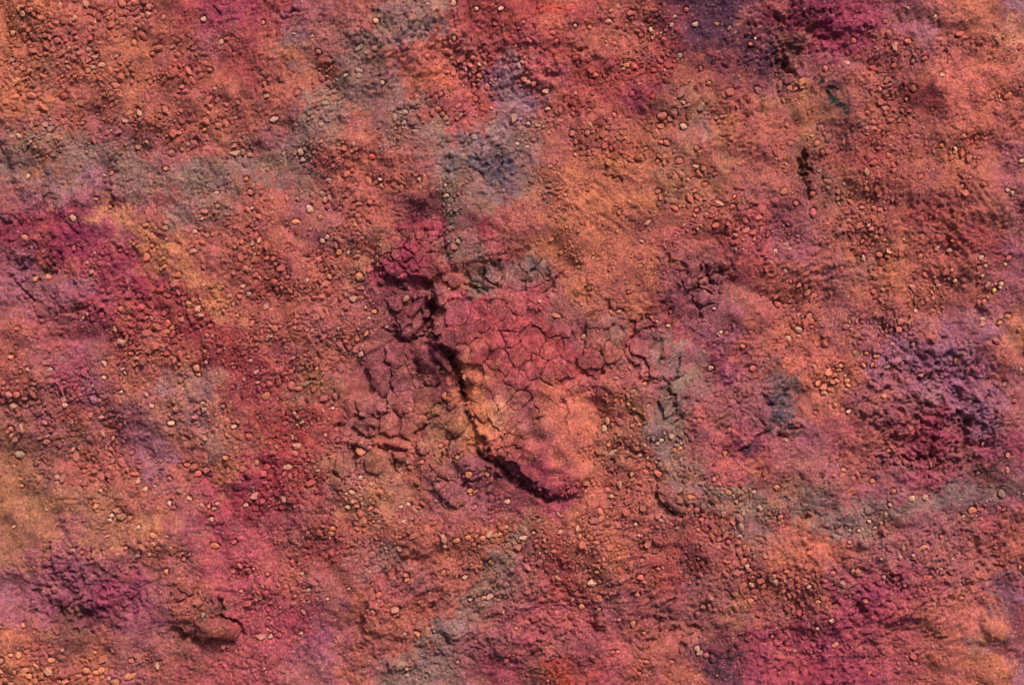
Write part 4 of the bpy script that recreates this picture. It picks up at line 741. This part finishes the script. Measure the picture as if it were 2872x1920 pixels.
clod_things = []
crs = np.random.RandomState(21)
for k, (x, y, L, S, tilt, rise, dome, label) in enumerate(CLODS):
    n = max(18, int(2.6 * (L + S) / 6))
    th = np.linspace(0, 2 * math.pi, n, endpoint=False)
    pw = 0.72
    ux, uy = np.sign(np.cos(th)) * np.abs(np.cos(th)) ** pw, np.sign(np.sin(th)) * np.abs(np.sin(th)) ** pw
    rad = 1 + 0.16 * pn(np.cos(th) * 1.4, np.sin(th) * 1.4, 150 + k) + 0.06 * pn(np.cos(th) * 5, np.sin(th) * 5, 170 + k)
    a = math.radians(tilt)
    qx, qy = ux * rad * L / 2, uy * rad * S / 2
    P = np.stack([x + qx * math.cos(a) - qy * math.sin(a), y - (qx * math.sin(a) + qy * math.cos(a))], 1)
    org = W(x, y, float(HG([x], [y])[0]))
    me = slab_mesh("clay_clod", P, rise * 1.25, dome, depth=34, tilt=(crs.uniform(-.08, .08), crs.uniform(-.08, .08)), seed=k, origin=org)
    o = bpy.data.objects.new("clay_clod", me)
    o.location = org
    scene.collection.objects.link(o)
    o["label"] = label; o["category"] = "clod"; o["group"] = "loose clay clods"
    clod_things.append((x, y, max(L, S) * .5))

# ------------------------------------------------------------------ the half buried boulder, lower left
def boulder():
    P = densify([(546, 1760), (551, 1746), (570, 1742), (588, 1735), (606, 1731), (628, 1734), (648, 1744), (662, 1758), (670, 1778), (660, 1800), (645, 1797), (622, 1790), (602, 1786), (580, 1797), (558, 1800), (549, 1786)], 4.0)
    P = P + 2.0 * np.stack([pn(P[:, 0] / 9, P[:, 1] / 9, 205), pn(P[:, 0] / 9, P[:, 1] / 9, 206)], 1)
    org = W(610, 1768, float(H0([610], [1768])[0]))
    rings = [(0.97, -46), (1.0, -20), (0.985, -9), (0.94, -3)] + [(f, 0.0) for f in (0.87, 0.78, 0.68, 0.58, 0.48, 0.38, 0.28, 0.18, 0.09)]
    me = slab_mesh("boulder", P, 22, 9, tilt=(0.05, -0.10), seed=9, origin=org, rings=rings, rough=3.4)
    o = bpy.data.objects.new("boulder", me)
    o.location = org
    scene.collection.objects.link(o)
    o["label"] = "big rose red half buried boulder with black hollows round it, lower left"; o["category"] = "boulder"
boulder()

# ------------------------------------------------------------------ stone shapes
def hull(seed, npts, bevel):
    r = random.Random(seed)
    bm = bmesh.new()
    pts = []
    while len(pts) < npts:
        v = np.array([r.gauss(0, 1) for _ in range(3)]); v /= np.linalg.norm(v)
        if all(np.dot(v, p) < 0.80 for p in pts) or r.random() < .02: pts.append(v)
        if r.random() < .004: break
    for p in pts:
        q = p * (0.86 + 0.2 * r.random()); bm.verts.new((q[0], q[1], max(-0.8, min(0.78, q[2]))))
    res = bmesh.ops.convex_hull(bm, input=bm.verts)
    junk = [g for g in res["geom_interior"] + res["geom_unused"] if isinstance(g, bmesh.types.BMVert)]
    if junk: bmesh.ops.delete(bm, geom=junk, context='VERTS')
    if bevel:
        bmesh.ops.bevel(bm, geom=list(bm.edges), offset=bevel, segments=1, affect='EDGES', profile=0.6, clamp_overlap=True)
    bmesh.ops.triangulate(bm, faces=bm.faces)
    bmesh.ops.recalc_face_normals(bm, faces=bm.faces)
    bm.verts.index_update()
    V = np.array([v.co[:] for v in bm.verts]); F = np.array([[l.index for l in f.verts] for f in bm.faces])
    bm.free()
    V -= (V.max(0) + V.min(0)) / 2; V /= (V.max(0) - V.min(0)) / 2
    return V, F
BIG = [hull(100 + k, 10 + k % 5, 0.07) for k in range(24)]
SMALL = [hull(300 + k, 8 + k % 3, 0) for k in range(24)]
TINY = [hull(500 + k, 7, 0) for k in range(16)]

big_meshes = []
for k, (V, F) in enumerate(BIG):
    me = mesh_from("stone", V, F.ravel(), np.arange(len(F)) * 3, False)
    me.materials.append(M_STONE)
    big_meshes.append(me)

# ------------------------------------------------------------------ labels: how a stone looks and what it lies next to
MARKS = [("the cracked red mound", 1450, 1080), ("the cracked magenta block", 1150, 710), ("the half buried boulder", 610, 1768), ("the blue grey stain", 1340, 450),
         ("the black pit", 2262, 470), ("the black charred streak", 2345, 265), ("the dark purple top patch", 1980, 80), ("the crumbled violet hollow", 2660, 1150),
         ("the navy stain right of centre", 2175, 1150), ("the top left corner", 0, 0), ("the top right corner", 2872, 0), ("the bottom left corner", 0, 1920), ("the bottom right corner", 2872, 1920),
         ("the tan clay fan", 1290, 1180), ("the violet cracked crust", 1960, 800), ("the round red clod", 1122, 1281), ("the grey cracked crust", 1350, 780), ("the purple patch lower left", 230, 1650),
         ("the bright tan sand", 1090, 1380), ("the dark scarp below centre", 1035, 1700), ("the rose slab in gravel", 1880, 1398), ("the magenta ground at left", 190, 640),
         ("the lilac crust at the left edge", 60, 720), ("the red gravel band left of centre", 520, 860), ("the coral gravel ring at top", 1290, 230), ("the big upper left gravel heap", 350, 60),
         ("the left edge orange gravel", 45, 180), ("the red upper left gravel cluster", 600, 310), ("the left edge grey gravel", 80, 1310), ("the gravel fan at upper right", 2430, 560),
         ("the coral shards right of centre", 1960, 560), ("the grey gravel strip low right", 2430, 1470), ("the orange gravel row at far right", 2345, 1070), ("the magenta lower right patch", 2230, 1870),
         ("the dark ledge at lower right", 2800, 1700), ("the grey smear at bottom", 1200, 1850), ("the grey top smear", 1180, 70), ("the crimson top patch", 680, 60), ("the ochre plain above the mound", 1660, 580),
         ("the crimson patch at upper middle", 1820, 240), ("the left edge middle", 0, 1000), ("the right edge middle", 2872, 900), ("the magenta hollow at upper right", 2320, 90), ("the crimson gravel slope", 790, 1330),
         ("the lilac streak at lower left", 395, 1260), ("the big pale stone at bottom", 1660, 1632), ("the gravel at bottom edge, left", 280, 1890), ("the gravel left of centre top", 870, 350)]
SIZE_W = ["large", "midsize", "small"]
TONE_W = {'n': "reddish", 'l': "pale", 'o': "orange", 'c': "coral", 'e': "rose", 'r': "deep red", 't': "grey tan", 'y': "yellow"}
ORD = ["nearest", "second nearest", "third nearest", "fourth nearest", "fifth nearest", "sixth nearest", "seventh nearest", "eighth nearest", "ninth nearest"]
def describe(i, s):
    x, y, L, S, tilt, tone = s
    d = sorted((math.hypot(x - mx, y - my), nm, mx, my) for nm, mx, my in MARKS)[0]
    dx, dy = x - d[2], y - d[3]
    where = ("right of" if dx > 0 else "left of") if abs(dx) > abs(dy) else ("below" if dy > 0 else "above")
    asp = L / S
    shape = "rounded" if asp < 1.14 else ("angular" if asp < 1.42 else ("oblong" if asp < 1.75 else "long"))
    size = SIZE_W[0] if i < 60 else (SIZE_W[1] if i < 180 else SIZE_W[2])
    return d[0], f"{size} {TONE_W[tone]} {shape} stone {where} {d[1]}"
desc = [describe(i, s) for i, s in enumerate(stones[:N_THINGS])]
by = {}
for i, (d, t) in enumerate(desc): by.setdefault(t, []).append((d, i))
labels = {}
for t, lst in by.items():
    lst.sort()
    for r, (d, i) in enumerate(lst):
        labels[i] = t if len(lst) == 1 else f"{t}, {ORD[r]}"

# occupancy raster, 2 mm cells, so no pebble grows into another
OW, OH, OO = 1760, 1280, 320
occ = np.zeros((OH, OW), bool)
yy, xx = np.mgrid[-24:25, -24:25]
DISK = {r: np.argwhere(xx * xx + yy * yy <= r * r) - 24 for r in range(0, 24)}
def take(x, y, rad, test=True):
    i, j = int((x + OO) / 2), int((y + OO) / 2)
    r = min(23, max(0, int(round(rad / 2))))
    dd = DISK[r]
    a, b_ = dd[:, 0] + j, dd[:, 1] + i
    if a.min() < 0 or b_.min() < 0 or a.max() >= OH or b_.max() >= OW: return False
    if test and occ[a, b_].any(): return False
    occ[a, b_] = True
    return True

srs = np.random.RandomState(33)
gravel = {'SMALL': [], 'TINY': []}       # x, y, sx, sy, sz, angle, lift, colour
for (x, y, r) in clod_things: take(x, y, r * .8, False)
for i, (x, y, L, S, tilt, tone) in enumerate(stones):
    take(x, y, (L + S) / 4.4, False)
    col = stone_colour(x, y, tone, srs.rand())
    hz = S * srs.uniform(0.52, 0.72)
    th = np.linspace(0, 2 * math.pi, 8)
    gz = float(np.mean(HG(x + 0.35 * L * np.cos(th), y + 0.35 * L * np.sin(th))))
    z = gz + hz * 0.22
    if i < N_THINGS:
        o = bpy.data.objects.new("stone", big_meshes[i % 24])
        o.location = W(x, y, z)
        o.scale = (L / 2000, S / 2000, hz / 2000)
        o.rotation_euler = (srs.uniform(-.22, .22), srs.uniform(-.22, .22), math.radians(tilt))
        o.color = (*[float(c) for c in col], 1.0)
        scene.collection.objects.link(o)
        o["label"] = labels[i]; o["category"] = "stone"; o["group"] = "loose stones on the red soil"
    else:
        gravel['SMALL'].append((x, y, L / 2, S / 2, hz / 2, math.radians(tilt), hz * 0.22, col))

# ------------------------------------------------------------------ gravel patches: x, y, rx, ry, density, size
PATCHES = [
 (1215, 900, 12, 50, .9, 12), (1180, 940, 30, 12, .9, 12), (1290, 1070, 12, 40, .9, 12), (1330, 1250, 14, 24, .8, 12), (1400, 1325, 40, 14, .8, 12), (1500, 1400, 50, 12, .7, 11), (1110, 830, 50, 12, .7, 11), (540, 1802, 40, 8, .8, 9), (640, 1805, 40, 10, .9, 10), (2262, 500, 14, 40, .7, 9),
 (170, 40, 110, 45, .8, 14), (350, 60, 75, 60, .95, 17), (50, 170, 45, 60, .9, 13), (150, 180, 100, 60, .7, 11), (270, 190, 80, 50, .7, 12), (330, 240, 60, 40, .8, 13), (480, 230, 60, 40, .8, 13),
 (600, 310, 60, 55, .95, 13), (560, 370, 60, 40, .7, 12), (120, 400, 60, 50, .8, 12), (250, 350, 200, 60, .75, 10), (670, 400, 40, 50, .8, 12), (380, 400, 120, 60, .55, 10), (110, 90, 90, 60, .6, 11), (60, 260, 60, 70, .6, 11), (240, 100, 80, 60, .5, 10), (420, 330, 120, 60, .55, 9), (490, 140, 60, 40, .4, 9),
 (870, 370, 40, 50, .8, 12), (930, 300, 60, 40, .6, 11), (1310, 160, 70, 50, .95, 12), (1350, 230, 40, 55, .9, 12), (1260, 300, 110, 36, .95, 13), (1140, 330, 50, 50, .85, 13), (990, 430, 50, 40, .8, 11), (790, 450, 70, 30, .8, 10), (1130, 440, 60, 40, .7, 8), (1060, 400, 60, 40, .5, 9), (1250, 210, 60, 50, .7, 8), (910, 200, 50, 40, .5, 10), (900, 450, 60, 30, .6, 10),
 (1480, 130, 40, 60, .85, 12), (1480, 210, 30, 40, .85, 12), (1670, 200, 60, 50, .8, 12), (1770, 30, 80, 30, .8, 11), (1830, 80, 60, 40, .7, 11), (1850, 160, 80, 60, .7, 11), (1620, 300, 40, 40, .8, 11), (1490, 350, 50, 36, .7, 10), (1680, 400, 85, 50, .9, 13), (1760, 430, 70, 30, .8, 12), (1920, 460, 60, 40, .9, 14), (1930, 260, 40, 55, .8, 11), (1750, 130, 60, 60, .5, 10), (1560, 330, 60, 40, .5, 9), (2040, 320, 50, 60, .4, 9), (1800, 190, 80, 40, .6, 10),
 (2450, 120, 60, 40, .6, 9), (2500, 170, 70, 40, .65, 9), (2490, 240, 70, 40, .7, 10), (2500, 320, 60, 40, .9, 10), (2700, 420, 50, 34, .9, 11), (2200, 420, 40, 30, .6, 10), (2230, 250, 40, 30, .8, 10), (2320, 410, 60, 40, .5, 10), (2440, 380, 60, 40, .5, 9), (2590, 430, 60, 50, .5, 10), (2820, 200, 50, 100, .4, 8), (2460, 460, 60, 30, .7, 11), (2620, 180, 60, 60, .3, 8), (2710, 110, 60, 40, .4, 8),
 (430, 830, 80, 40, .95, 13), (520, 860, 80, 60, .95, 13), (360, 920, 70, 34, .95, 13), (450, 930, 80, 40, .9, 13), (620, 940, 60, 40, .95, 11), (600, 880, 60, 50, .85, 11), (690, 740, 40, 60, .9, 12), (570, 690, 60, 50, .75, 10), (590, 570, 60, 40, .8, 11), (270, 750, 24, 40, .7, 11), (420, 680, 60, 50, .7, 10), (640, 640, 50, 40, .5, 10), (340, 740, 60, 40, .5, 10), (290, 900, 60, 40, .6, 10), (100, 930, 60, 40, .4, 9), (680, 840, 60, 60, .5, 9),
 (730, 590, 34, 44, .95, 12), (740, 750, 44, 80, .95, 12), (990, 590, 60, 40, .9, 11), (1000, 660, 60, 40, .8, 11), (930, 720, 60, 60, .85, 11), (900, 840, 80, 60, .9, 11), (800, 900, 80, 40, .8, 9), (1130, 510, 70, 30, .8, 11), (1266, 600, 22, 120, .95, 8), (1030, 780, 50, 50, .8, 10), (840, 630, 40, 24, .7, 10), (860, 560, 60, 40, .5, 9), (1010, 520, 60, 40, .6, 10), (940, 930, 60, 50, .5, 9), (760, 830, 60, 50, .7, 10), (1055, 860, 50, 60, .5, 9), (1280, 740, 20, 50, .8, 7), (830, 760, 80, 60, .5, 9),
 (1900, 560, 60, 40, .9, 13), (1970, 590, 50, 44, .9, 13), (2060, 600, 50, 40, .85, 11), (2090, 660, 50, 34, .85, 12), (2140, 700, 34, 60, .9, 13), (1560, 530, 80, 70, .8, 7), (1750, 700, 150, 100, .5, 6), (1950, 490, 80, 24, .6, 10), (1640, 640, 120, 80, .4, 6), (1920, 640, 60, 30, .4, 8), (1690, 850, 60, 50, .4, 6), (2000, 920, 50, 24, .5, 9), (1470, 850, 40, 30, .4, 7),
 (2310, 520, 50, 44, .95, 13), (2430, 560, 64, 54, .95, 14), (2390, 650, 80, 44, .95, 12), (2440, 680, 50, 44, .95, 13), (2460, 730, 50, 34, .9, 11), (2200, 500, 34, 34, .7, 10), (2230, 830, 50, 44, .9, 12), (2640, 690, 60, 34, .9, 11), (2280, 880, 60, 44, .8, 12), (2400, 920, 40, 34, .8, 11), (2500, 860, 80, 50, .7, 10), (2620, 800, 60, 80, .6, 9), (2520, 920, 50, 44, .9, 11), (2210, 660, 40, 30, .7, 11), (2720, 520, 44, 44, .6, 10), (2410, 610, 44, 30, .8, 10), (2560, 760, 80, 60, .5, 9), (2350, 780, 60, 50, .3, 8), (2700, 800, 60, 50, .5, 9), (2180, 740, 40, 40, .5, 10), (2200, 930, 50, 34, .6, 11), (2780, 800, 40, 60, .4, 9),
 (110, 1090, 100, 70, .95, 12), (70, 1130, 60, 34, .95, 13), (200, 1070, 60, 60, .7, 11), (80, 1310, 54, 34, .95, 12), (220, 1310, 80, 50, .85, 12), (300, 1320, 60, 44, .85, 12), (280, 1270, 50, 40, .7, 11), (610, 1240, 44, 40, .9, 11), (690, 1040, 44, 70, .95, 12), (440, 980, 70, 44, .9, 12), (370, 990, 50, 40, .8, 11), (300, 1210, 50, 44, .85, 10), (580, 1030, 60, 50, .6, 9), (560, 1330, 60, 34, .6, 10), (420, 1320, 50, 34, .8, 9), (660, 1300, 50, 44, .75, 11), (130, 1230, 90, 44, .9, 11), (580, 1170, 34, 34, .7, 9), (480, 1000, 60, 60, .7, 11), (360, 1080, 50, 40, .5, 9), (200, 1130, 80, 40, .8, 10), (470, 1400, 80, 40, .4, 9), (300, 1430, 60, 40, .5, 9), (640, 1200, 50, 50, .5, 9), (360, 1350, 60, 40, .6, 10), (20, 1000, 40, 40, .6, 11), (480, 1130, 60, 40, .5, 8),
 (740, 980, 60, 50, .85, 9), (840, 1060, 60, 54, .95, 11), (930, 990, 80, 44, .9, 10), (880, 1130, 60, 60, .9, 10), (900, 1250, 90, 60, .95, 9), (800, 1330, 60, 64, 1, 12), (760, 1400, 60, 44, .95, 12), (860, 1390, 100, 54, .9, 9), (1000, 1290, 36, 54, .95, 10), (1020, 1335, 34, 34, .9, 10), (1090, 1320, 44, 20, .9, 10), (1190, 1300, 60, 44, .9, 9), (1020, 1400, 50, 54, .9, 10), (1250, 1130, 40, 40, .8, 8), (1280, 1250, 40, 34, .8, 11), (1330, 1350, 44, 34, .6, 11), (1200, 1390, 60, 40, .5, 9), (1400, 1430, 60, 34, .7, 8), (780, 1130, 60, 60, .6, 9), (1050, 1060, 60, 40, .3, 8), (1140, 1190, 24, 30, .8, 9), (940, 1320, 50, 50, .6, 8), (820, 1200, 60, 60, .7, 9), (1330, 1420, 60, 30, .5, 8),
 (1700, 1210, 60, 54, .95, 10), (1690, 1260, 50, 34, .95, 9), (1780, 1180, 44, 34, .95, 11), (1740, 1270, 44, 34, .95, 11), (1800, 1130, 60, 44, .8, 9), (1850, 1250, 44, 34, .9, 12), (1810, 1320, 60, 34, .95, 12), (1880, 1330, 70, 28, .8, 12), (1760, 1400, 60, 44, .8, 11), (1940, 1350, 60, 40, .7, 11), (1960, 1430, 80, 44, .9, 12), (2000, 1350, 50, 44, .9, 10), (2090, 1410, 50, 34, .8, 12), (1660, 1380, 50, 34, .8, 10), (1740, 1010, 50, 34, .7, 9), (1590, 1360, 30, 30, .5, 9), (1860, 1110, 30, 24, .5, 9), (1910, 1270, 40, 40, .7, 11), (1720, 1120, 60, 60, .5, 8), (1900, 1230, 60, 30, .6, 9), (1800, 1440, 80, 30, .7, 10), (1660, 1430, 60, 30, .7, 10), (1560, 1100, 20, 40, .5, 8), (2020, 1080, 60, 50, .3, 9),
 (2340, 1070, 50, 26, .95, 13), (2300, 1000, 150, 60, .4, 10), (2200, 1420, 80, 44, .8, 8), (2350, 1310, 80, 34, .6, 9), (2360, 1140, 40, 30, .5, 9), (2500, 1000, 60, 50, .5, 10), (2490, 1270, 24, 40, .7, 10), (2580, 1290, 50, 16, .7, 10), (2510, 1420, 60, 20, .5, 9), (2580, 1060, 50, 40, .5, 9), (2680, 1060, 40, 40, .4, 9), (2760, 1400, 80, 50, .3, 8),
 (60, 1880, 74, 44, .95, 15), (110, 1850, 60, 44, .85, 14), (250, 1890, 54, 40, .9, 14), (410, 1850, 40, 34, .95, 7), (630, 1810, 54, 20, .9, 8), (450, 1550, 60, 44, .7, 9), (300, 1460, 60, 34, .6, 9), (520, 1600, 50, 40, .5, 8), (680, 1600, 44, 44, .7, 8), (600, 1790, 50, 14, .8, 10), (160, 1890, 60, 30, .7, 12), (340, 1900, 60, 24, .6, 12), (60, 1820, 50, 30, .5, 10), (560, 1710, 30, 30, .7, 8), (690, 1720, 40, 40, .6, 8),
 (890, 1520, 54, 54, .9, 9), (1030, 1490, 60, 54, .9, 10), (800, 1620, 54, 44, .9, 9), (740, 1680, 44, 44, .8, 9), (1300, 1510, 70, 34, .95, 12), (1370, 1490, 60, 34, .8, 11), (1380, 1550, 60, 44, .75, 8), (750, 1760, 44, 44, .9, 9), (860, 1690, 50, 34, .6, 8), (1040, 1560, 60, 44, .8, 8), (940, 1490, 50, 50, .6, 9), (820, 1530, 50, 50, .5, 9), (1150, 1480, 60, 40, .5, 8), (1100, 1700, 60, 60, .5, 7), (1180, 1640, 80, 50, .5, 7), (1280, 1620, 80, 50, .5, 7), (1390, 1690, 60, 60, .5, 7), (980, 1820, 40, 40, .5, 8), (1160, 1880, 50, 30, .5, 9), (760, 1860, 60, 50, .4, 8),
 (1470, 1490, 54, 44, .95, 12), (1540, 1450, 44, 24, .95, 11), (1680, 1480, 64, 44, .95, 12), (1700, 1540, 60, 34, .8, 10), (1830, 1490, 80, 44, .75, 11), (2040, 1480, 54, 44, .9, 12), (2070, 1560, 44, 60, .95, 13), (2120, 1530, 34, 60, .9, 11), (1980, 1530, 54, 60, .8, 10), (2000, 1700, 60, 34, .95, 13), (2100, 1690, 50, 44, .8, 12), (1530, 1580, 80, 60, .8, 8), (1750, 1600, 100, 44, .6, 8), (2080, 1830, 40, 50, .6, 9), (1600, 1530, 60, 50, .7, 9), (1920, 1600, 60, 50, .6, 9), (1660, 1660, 80, 30, .5, 8), (2060, 1640, 50, 40, .6, 11), (1840, 1860, 60, 40, .4, 9), (1960, 1820, 50, 50, .5, 9), (1540, 1890, 60, 24, .5, 9), (2140, 1640, 50, 40, .6, 11), (1900, 1470, 50, 34, .6, 10),
 (2170, 1620, 54, 44, .9, 12), (2260, 1620, 44, 34, .8, 11), (2420, 1470, 74, 34, .9, 10), (2560, 1550, 44, 24, .7, 10), (2480, 1545, 60, 24, .8, 10), (2200, 1690, 54, 34, .75, 10), (2240, 1740, 50, 34, .7, 10), (2640, 1640, 60, 54, .7, 10), (2340, 1660, 44, 34, .6, 10), (2180, 1460, 40, 30, .5, 11), (2680, 1540, 40, 40, .6, 9), (2300, 1700, 60, 40, .4, 9), (2560, 1850, 20, 30, .7, 9), (2520, 1640, 60, 40, .4, 9), (2360, 1600, 60, 30, .4, 9), (2230, 1820, 60, 40, .3, 9),
]
cand = []
grs = np.random.RandomState(44)
for (cx, cy, rx, ry, dens, size) in PATCHES:
    size *= 0.74
    n = int(dens * 1.2 * math.pi * rx * ry / (size * size))
    rr = np.sqrt(grs.rand(n)) * (1 + 0.35 * grs.rand(n)); th = grs.rand(n) * 2 * math.pi
    x = cx + rx * rr * np.cos(th) + 12 * pn(th * 2, rr * 3, 7); y = cy + ry * rr * np.sin(th) + 12 * pn(rr * 3, th * 2, 8)
    d = size * np.exp(0.52 * grs.randn(n)) * 0.80
    hold = fbm(x, y, 60, 2, 220) > -0.30 + 0.35 * (1 - dens)
    x, y, d = x[hold], y[hold], d[hold]
    for a, b_, c in zip(x, y, np.clip(d, 4, 24)): cand.append((c, a, b_))
# thin scatter everywhere, also beyond the picture's edge
n = 900
for a, b_, c in zip(grs.uniform(-200, 3072, n), grs.uniform(-200, 2120, n), np.clip(7.5 * np.exp(0.42 * grs.randn(n)), 4, 20)): cand.append((c, a, b_))
cand.sort(reverse=True)
keep = [c for c in cand if take(c[1], c[2], c[0] * 0.43)]
xs = np.array([c[1] for c in keep]); ys = np.array([c[2] for c in keep])
cols = soil_colour(xs, ys, 0)
tint = grs.rand(len(keep))[:, None]
pale = (grs.rand(len(keep)) < 0.10)[:, None]
cols = cols * (0.80 + 0.42 * tint) * (1 + 0.10 * grs.randn(len(keep), 1) * np.array([0, 1, 1]))
cols = np.where(pale, cols * 0.45 + lin((204, 148, 124)) * 0.55, cols * 0.9 + lin((196, 104, 84)) * 0.1)
cols = np.clip(cols * GAIN, .01, .85)
for k, (d, x, y) in enumerate(keep):
    asp = grs.uniform(1.0, 1.8)
    sx, sy = d * math.sqrt(asp) / 2, d / math.sqrt(asp) / 2
    gravel['SMALL'].append((x, y, sx, sy, sy * grs.uniform(.55, .85), grs.uniform(0, math.pi), sy * grs.uniform(.0, .4), cols[k]))
# grit
n = 46000
tx, ty = grs.uniform(-160, 3032, n), grs.uniform(-160, 2080, n)
dn = fbm(tx, ty, 130, 3, 210)
kk = grs.rand(n) < np.clip(0.30 + 0.9 * dn, 0.04, 1)
tx, ty = tx[kk], ty[kk]
td = np.clip(3.7 * np.exp(0.33 * grs.randn(len(tx))), 2.4, 8)
ok = np.array([take(a, b_, c * .42) for a, b_, c in zip(tx, ty, td)])
tx, ty, td = tx[ok], ty[ok], td[ok]
tc = soil_colour(tx, ty, 0) * (0.72 + 0.55 * grs.rand(len(tx), 1))
pl = (grs.rand(len(tx)) < .07)[:, None]
tc = np.clip(np.where(pl, tc * .4 + lin((212, 160, 136)) * .6, tc) * GAIN, .01, .85)
for a, b_, c, col in zip(tx, ty, td, tc):
    s = c / 2
    gravel['TINY'].append((a, b_, s * 1.15, s * .9, s * .8, grs.uniform(0, 3.14), s * .35, col))

def scatter_mesh(name, items, shapes, label):
    A = np.array([it[:7] for it in items]); C = np.array([it[7] for it in items])
    z = HG(A[:, 0], A[:, 1])
    allV, allL, allC, off = [], [], [], 0
    pick = np.random.RandomState(3).randint(0, len(shapes), len(items))
    for si, (V, F) in enumerate(shapes):
        w = np.nonzero(pick == si)[0]
        if not len(w): continue
        a = A[w]
        X = V[None, :, 0] * a[:, 2:3]; Y = V[None, :, 1] * a[:, 3:4]; Z = V[None, :, 2] * a[:, 4:5]
        tl = np.random.RandomState(si).uniform(-.35, .35, (len(w), 1)); Z2 = Z + X * tl
        ca, sa = np.cos(a[:, 5:6]), np.sin(a[:, 5:6])
        wx = a[:, 0:1] + X * ca - Y * sa; wy = a[:, 1:2] - (X * sa + Y * ca)
        wz = z[w][:, None] + a[:, 6:7] + Z2
        allV.append(W(wx.ravel(), wy.ravel(), wz.ravel()))
        allL.append((F[None] + (off + np.arange(len(w)) * len(V))[:, None, None]).reshape(-1, 3))
        allC.append(np.repeat(C[w], len(V), 0)); off += len(w) * len(V)
    Lp = np.concatenate(allL)
    me = mesh_from(name, np.concatenate(allV), Lp.ravel(), np.arange(len(Lp)) * 3, False, np.concatenate(allC))
    me.materials.append(M_GRAVEL)
    o = bpy.data.objects.new(name, me)
    scene.collection.objects.link(o)
    o["kind"] = "stuff"; o["label"] = label
    return len(Lp)
# the soil gapes a little round every pebble too
GROUND2 = GROUND.copy()
for (x, y, sx, sy, sz, an, lift, col) in gravel['SMALL']:
    if sx + sy < 7: continue
    w = window(x - 2.2 * sx, y - 2.2 * sx, x + 2.2 * sx, y + 2.2 * sx)
    dx, dy = PX[w] - x, -(PY[w] - y)
    r = np.hypot((dx * math.cos(an) + dy * math.sin(an)) / sx, (-dx * math.sin(an) + dy * math.cos(an)) / sy)
    GROUND2[w] -= min(5.0, 0.8 * sy) * np.exp(-((r - 1.15) / 0.35) ** 2)
gme.vertices.foreach_set("co", np.ascontiguousarray(W(PX.ravel(), PY.ravel(), np.maximum(GROUND2, GROUND - 9).ravel()), np.float32).ravel())
gme.update()
t1 = scatter_mesh("gravel", gravel['SMALL'], SMALL, "small angular red and pale gravel strewn in patches over the soil")
t2 = scatter_mesh("grit", gravel['TINY'], TINY, "fine reddish grit scattered thinly over the whole ground")
print("TRIS ground", len(quads) * 2, "gravel", t1, "grit", t2, "plates", len(plate_outlines), "stones", len(stones), "pebbles", len(keep), "grit n", len(tx))
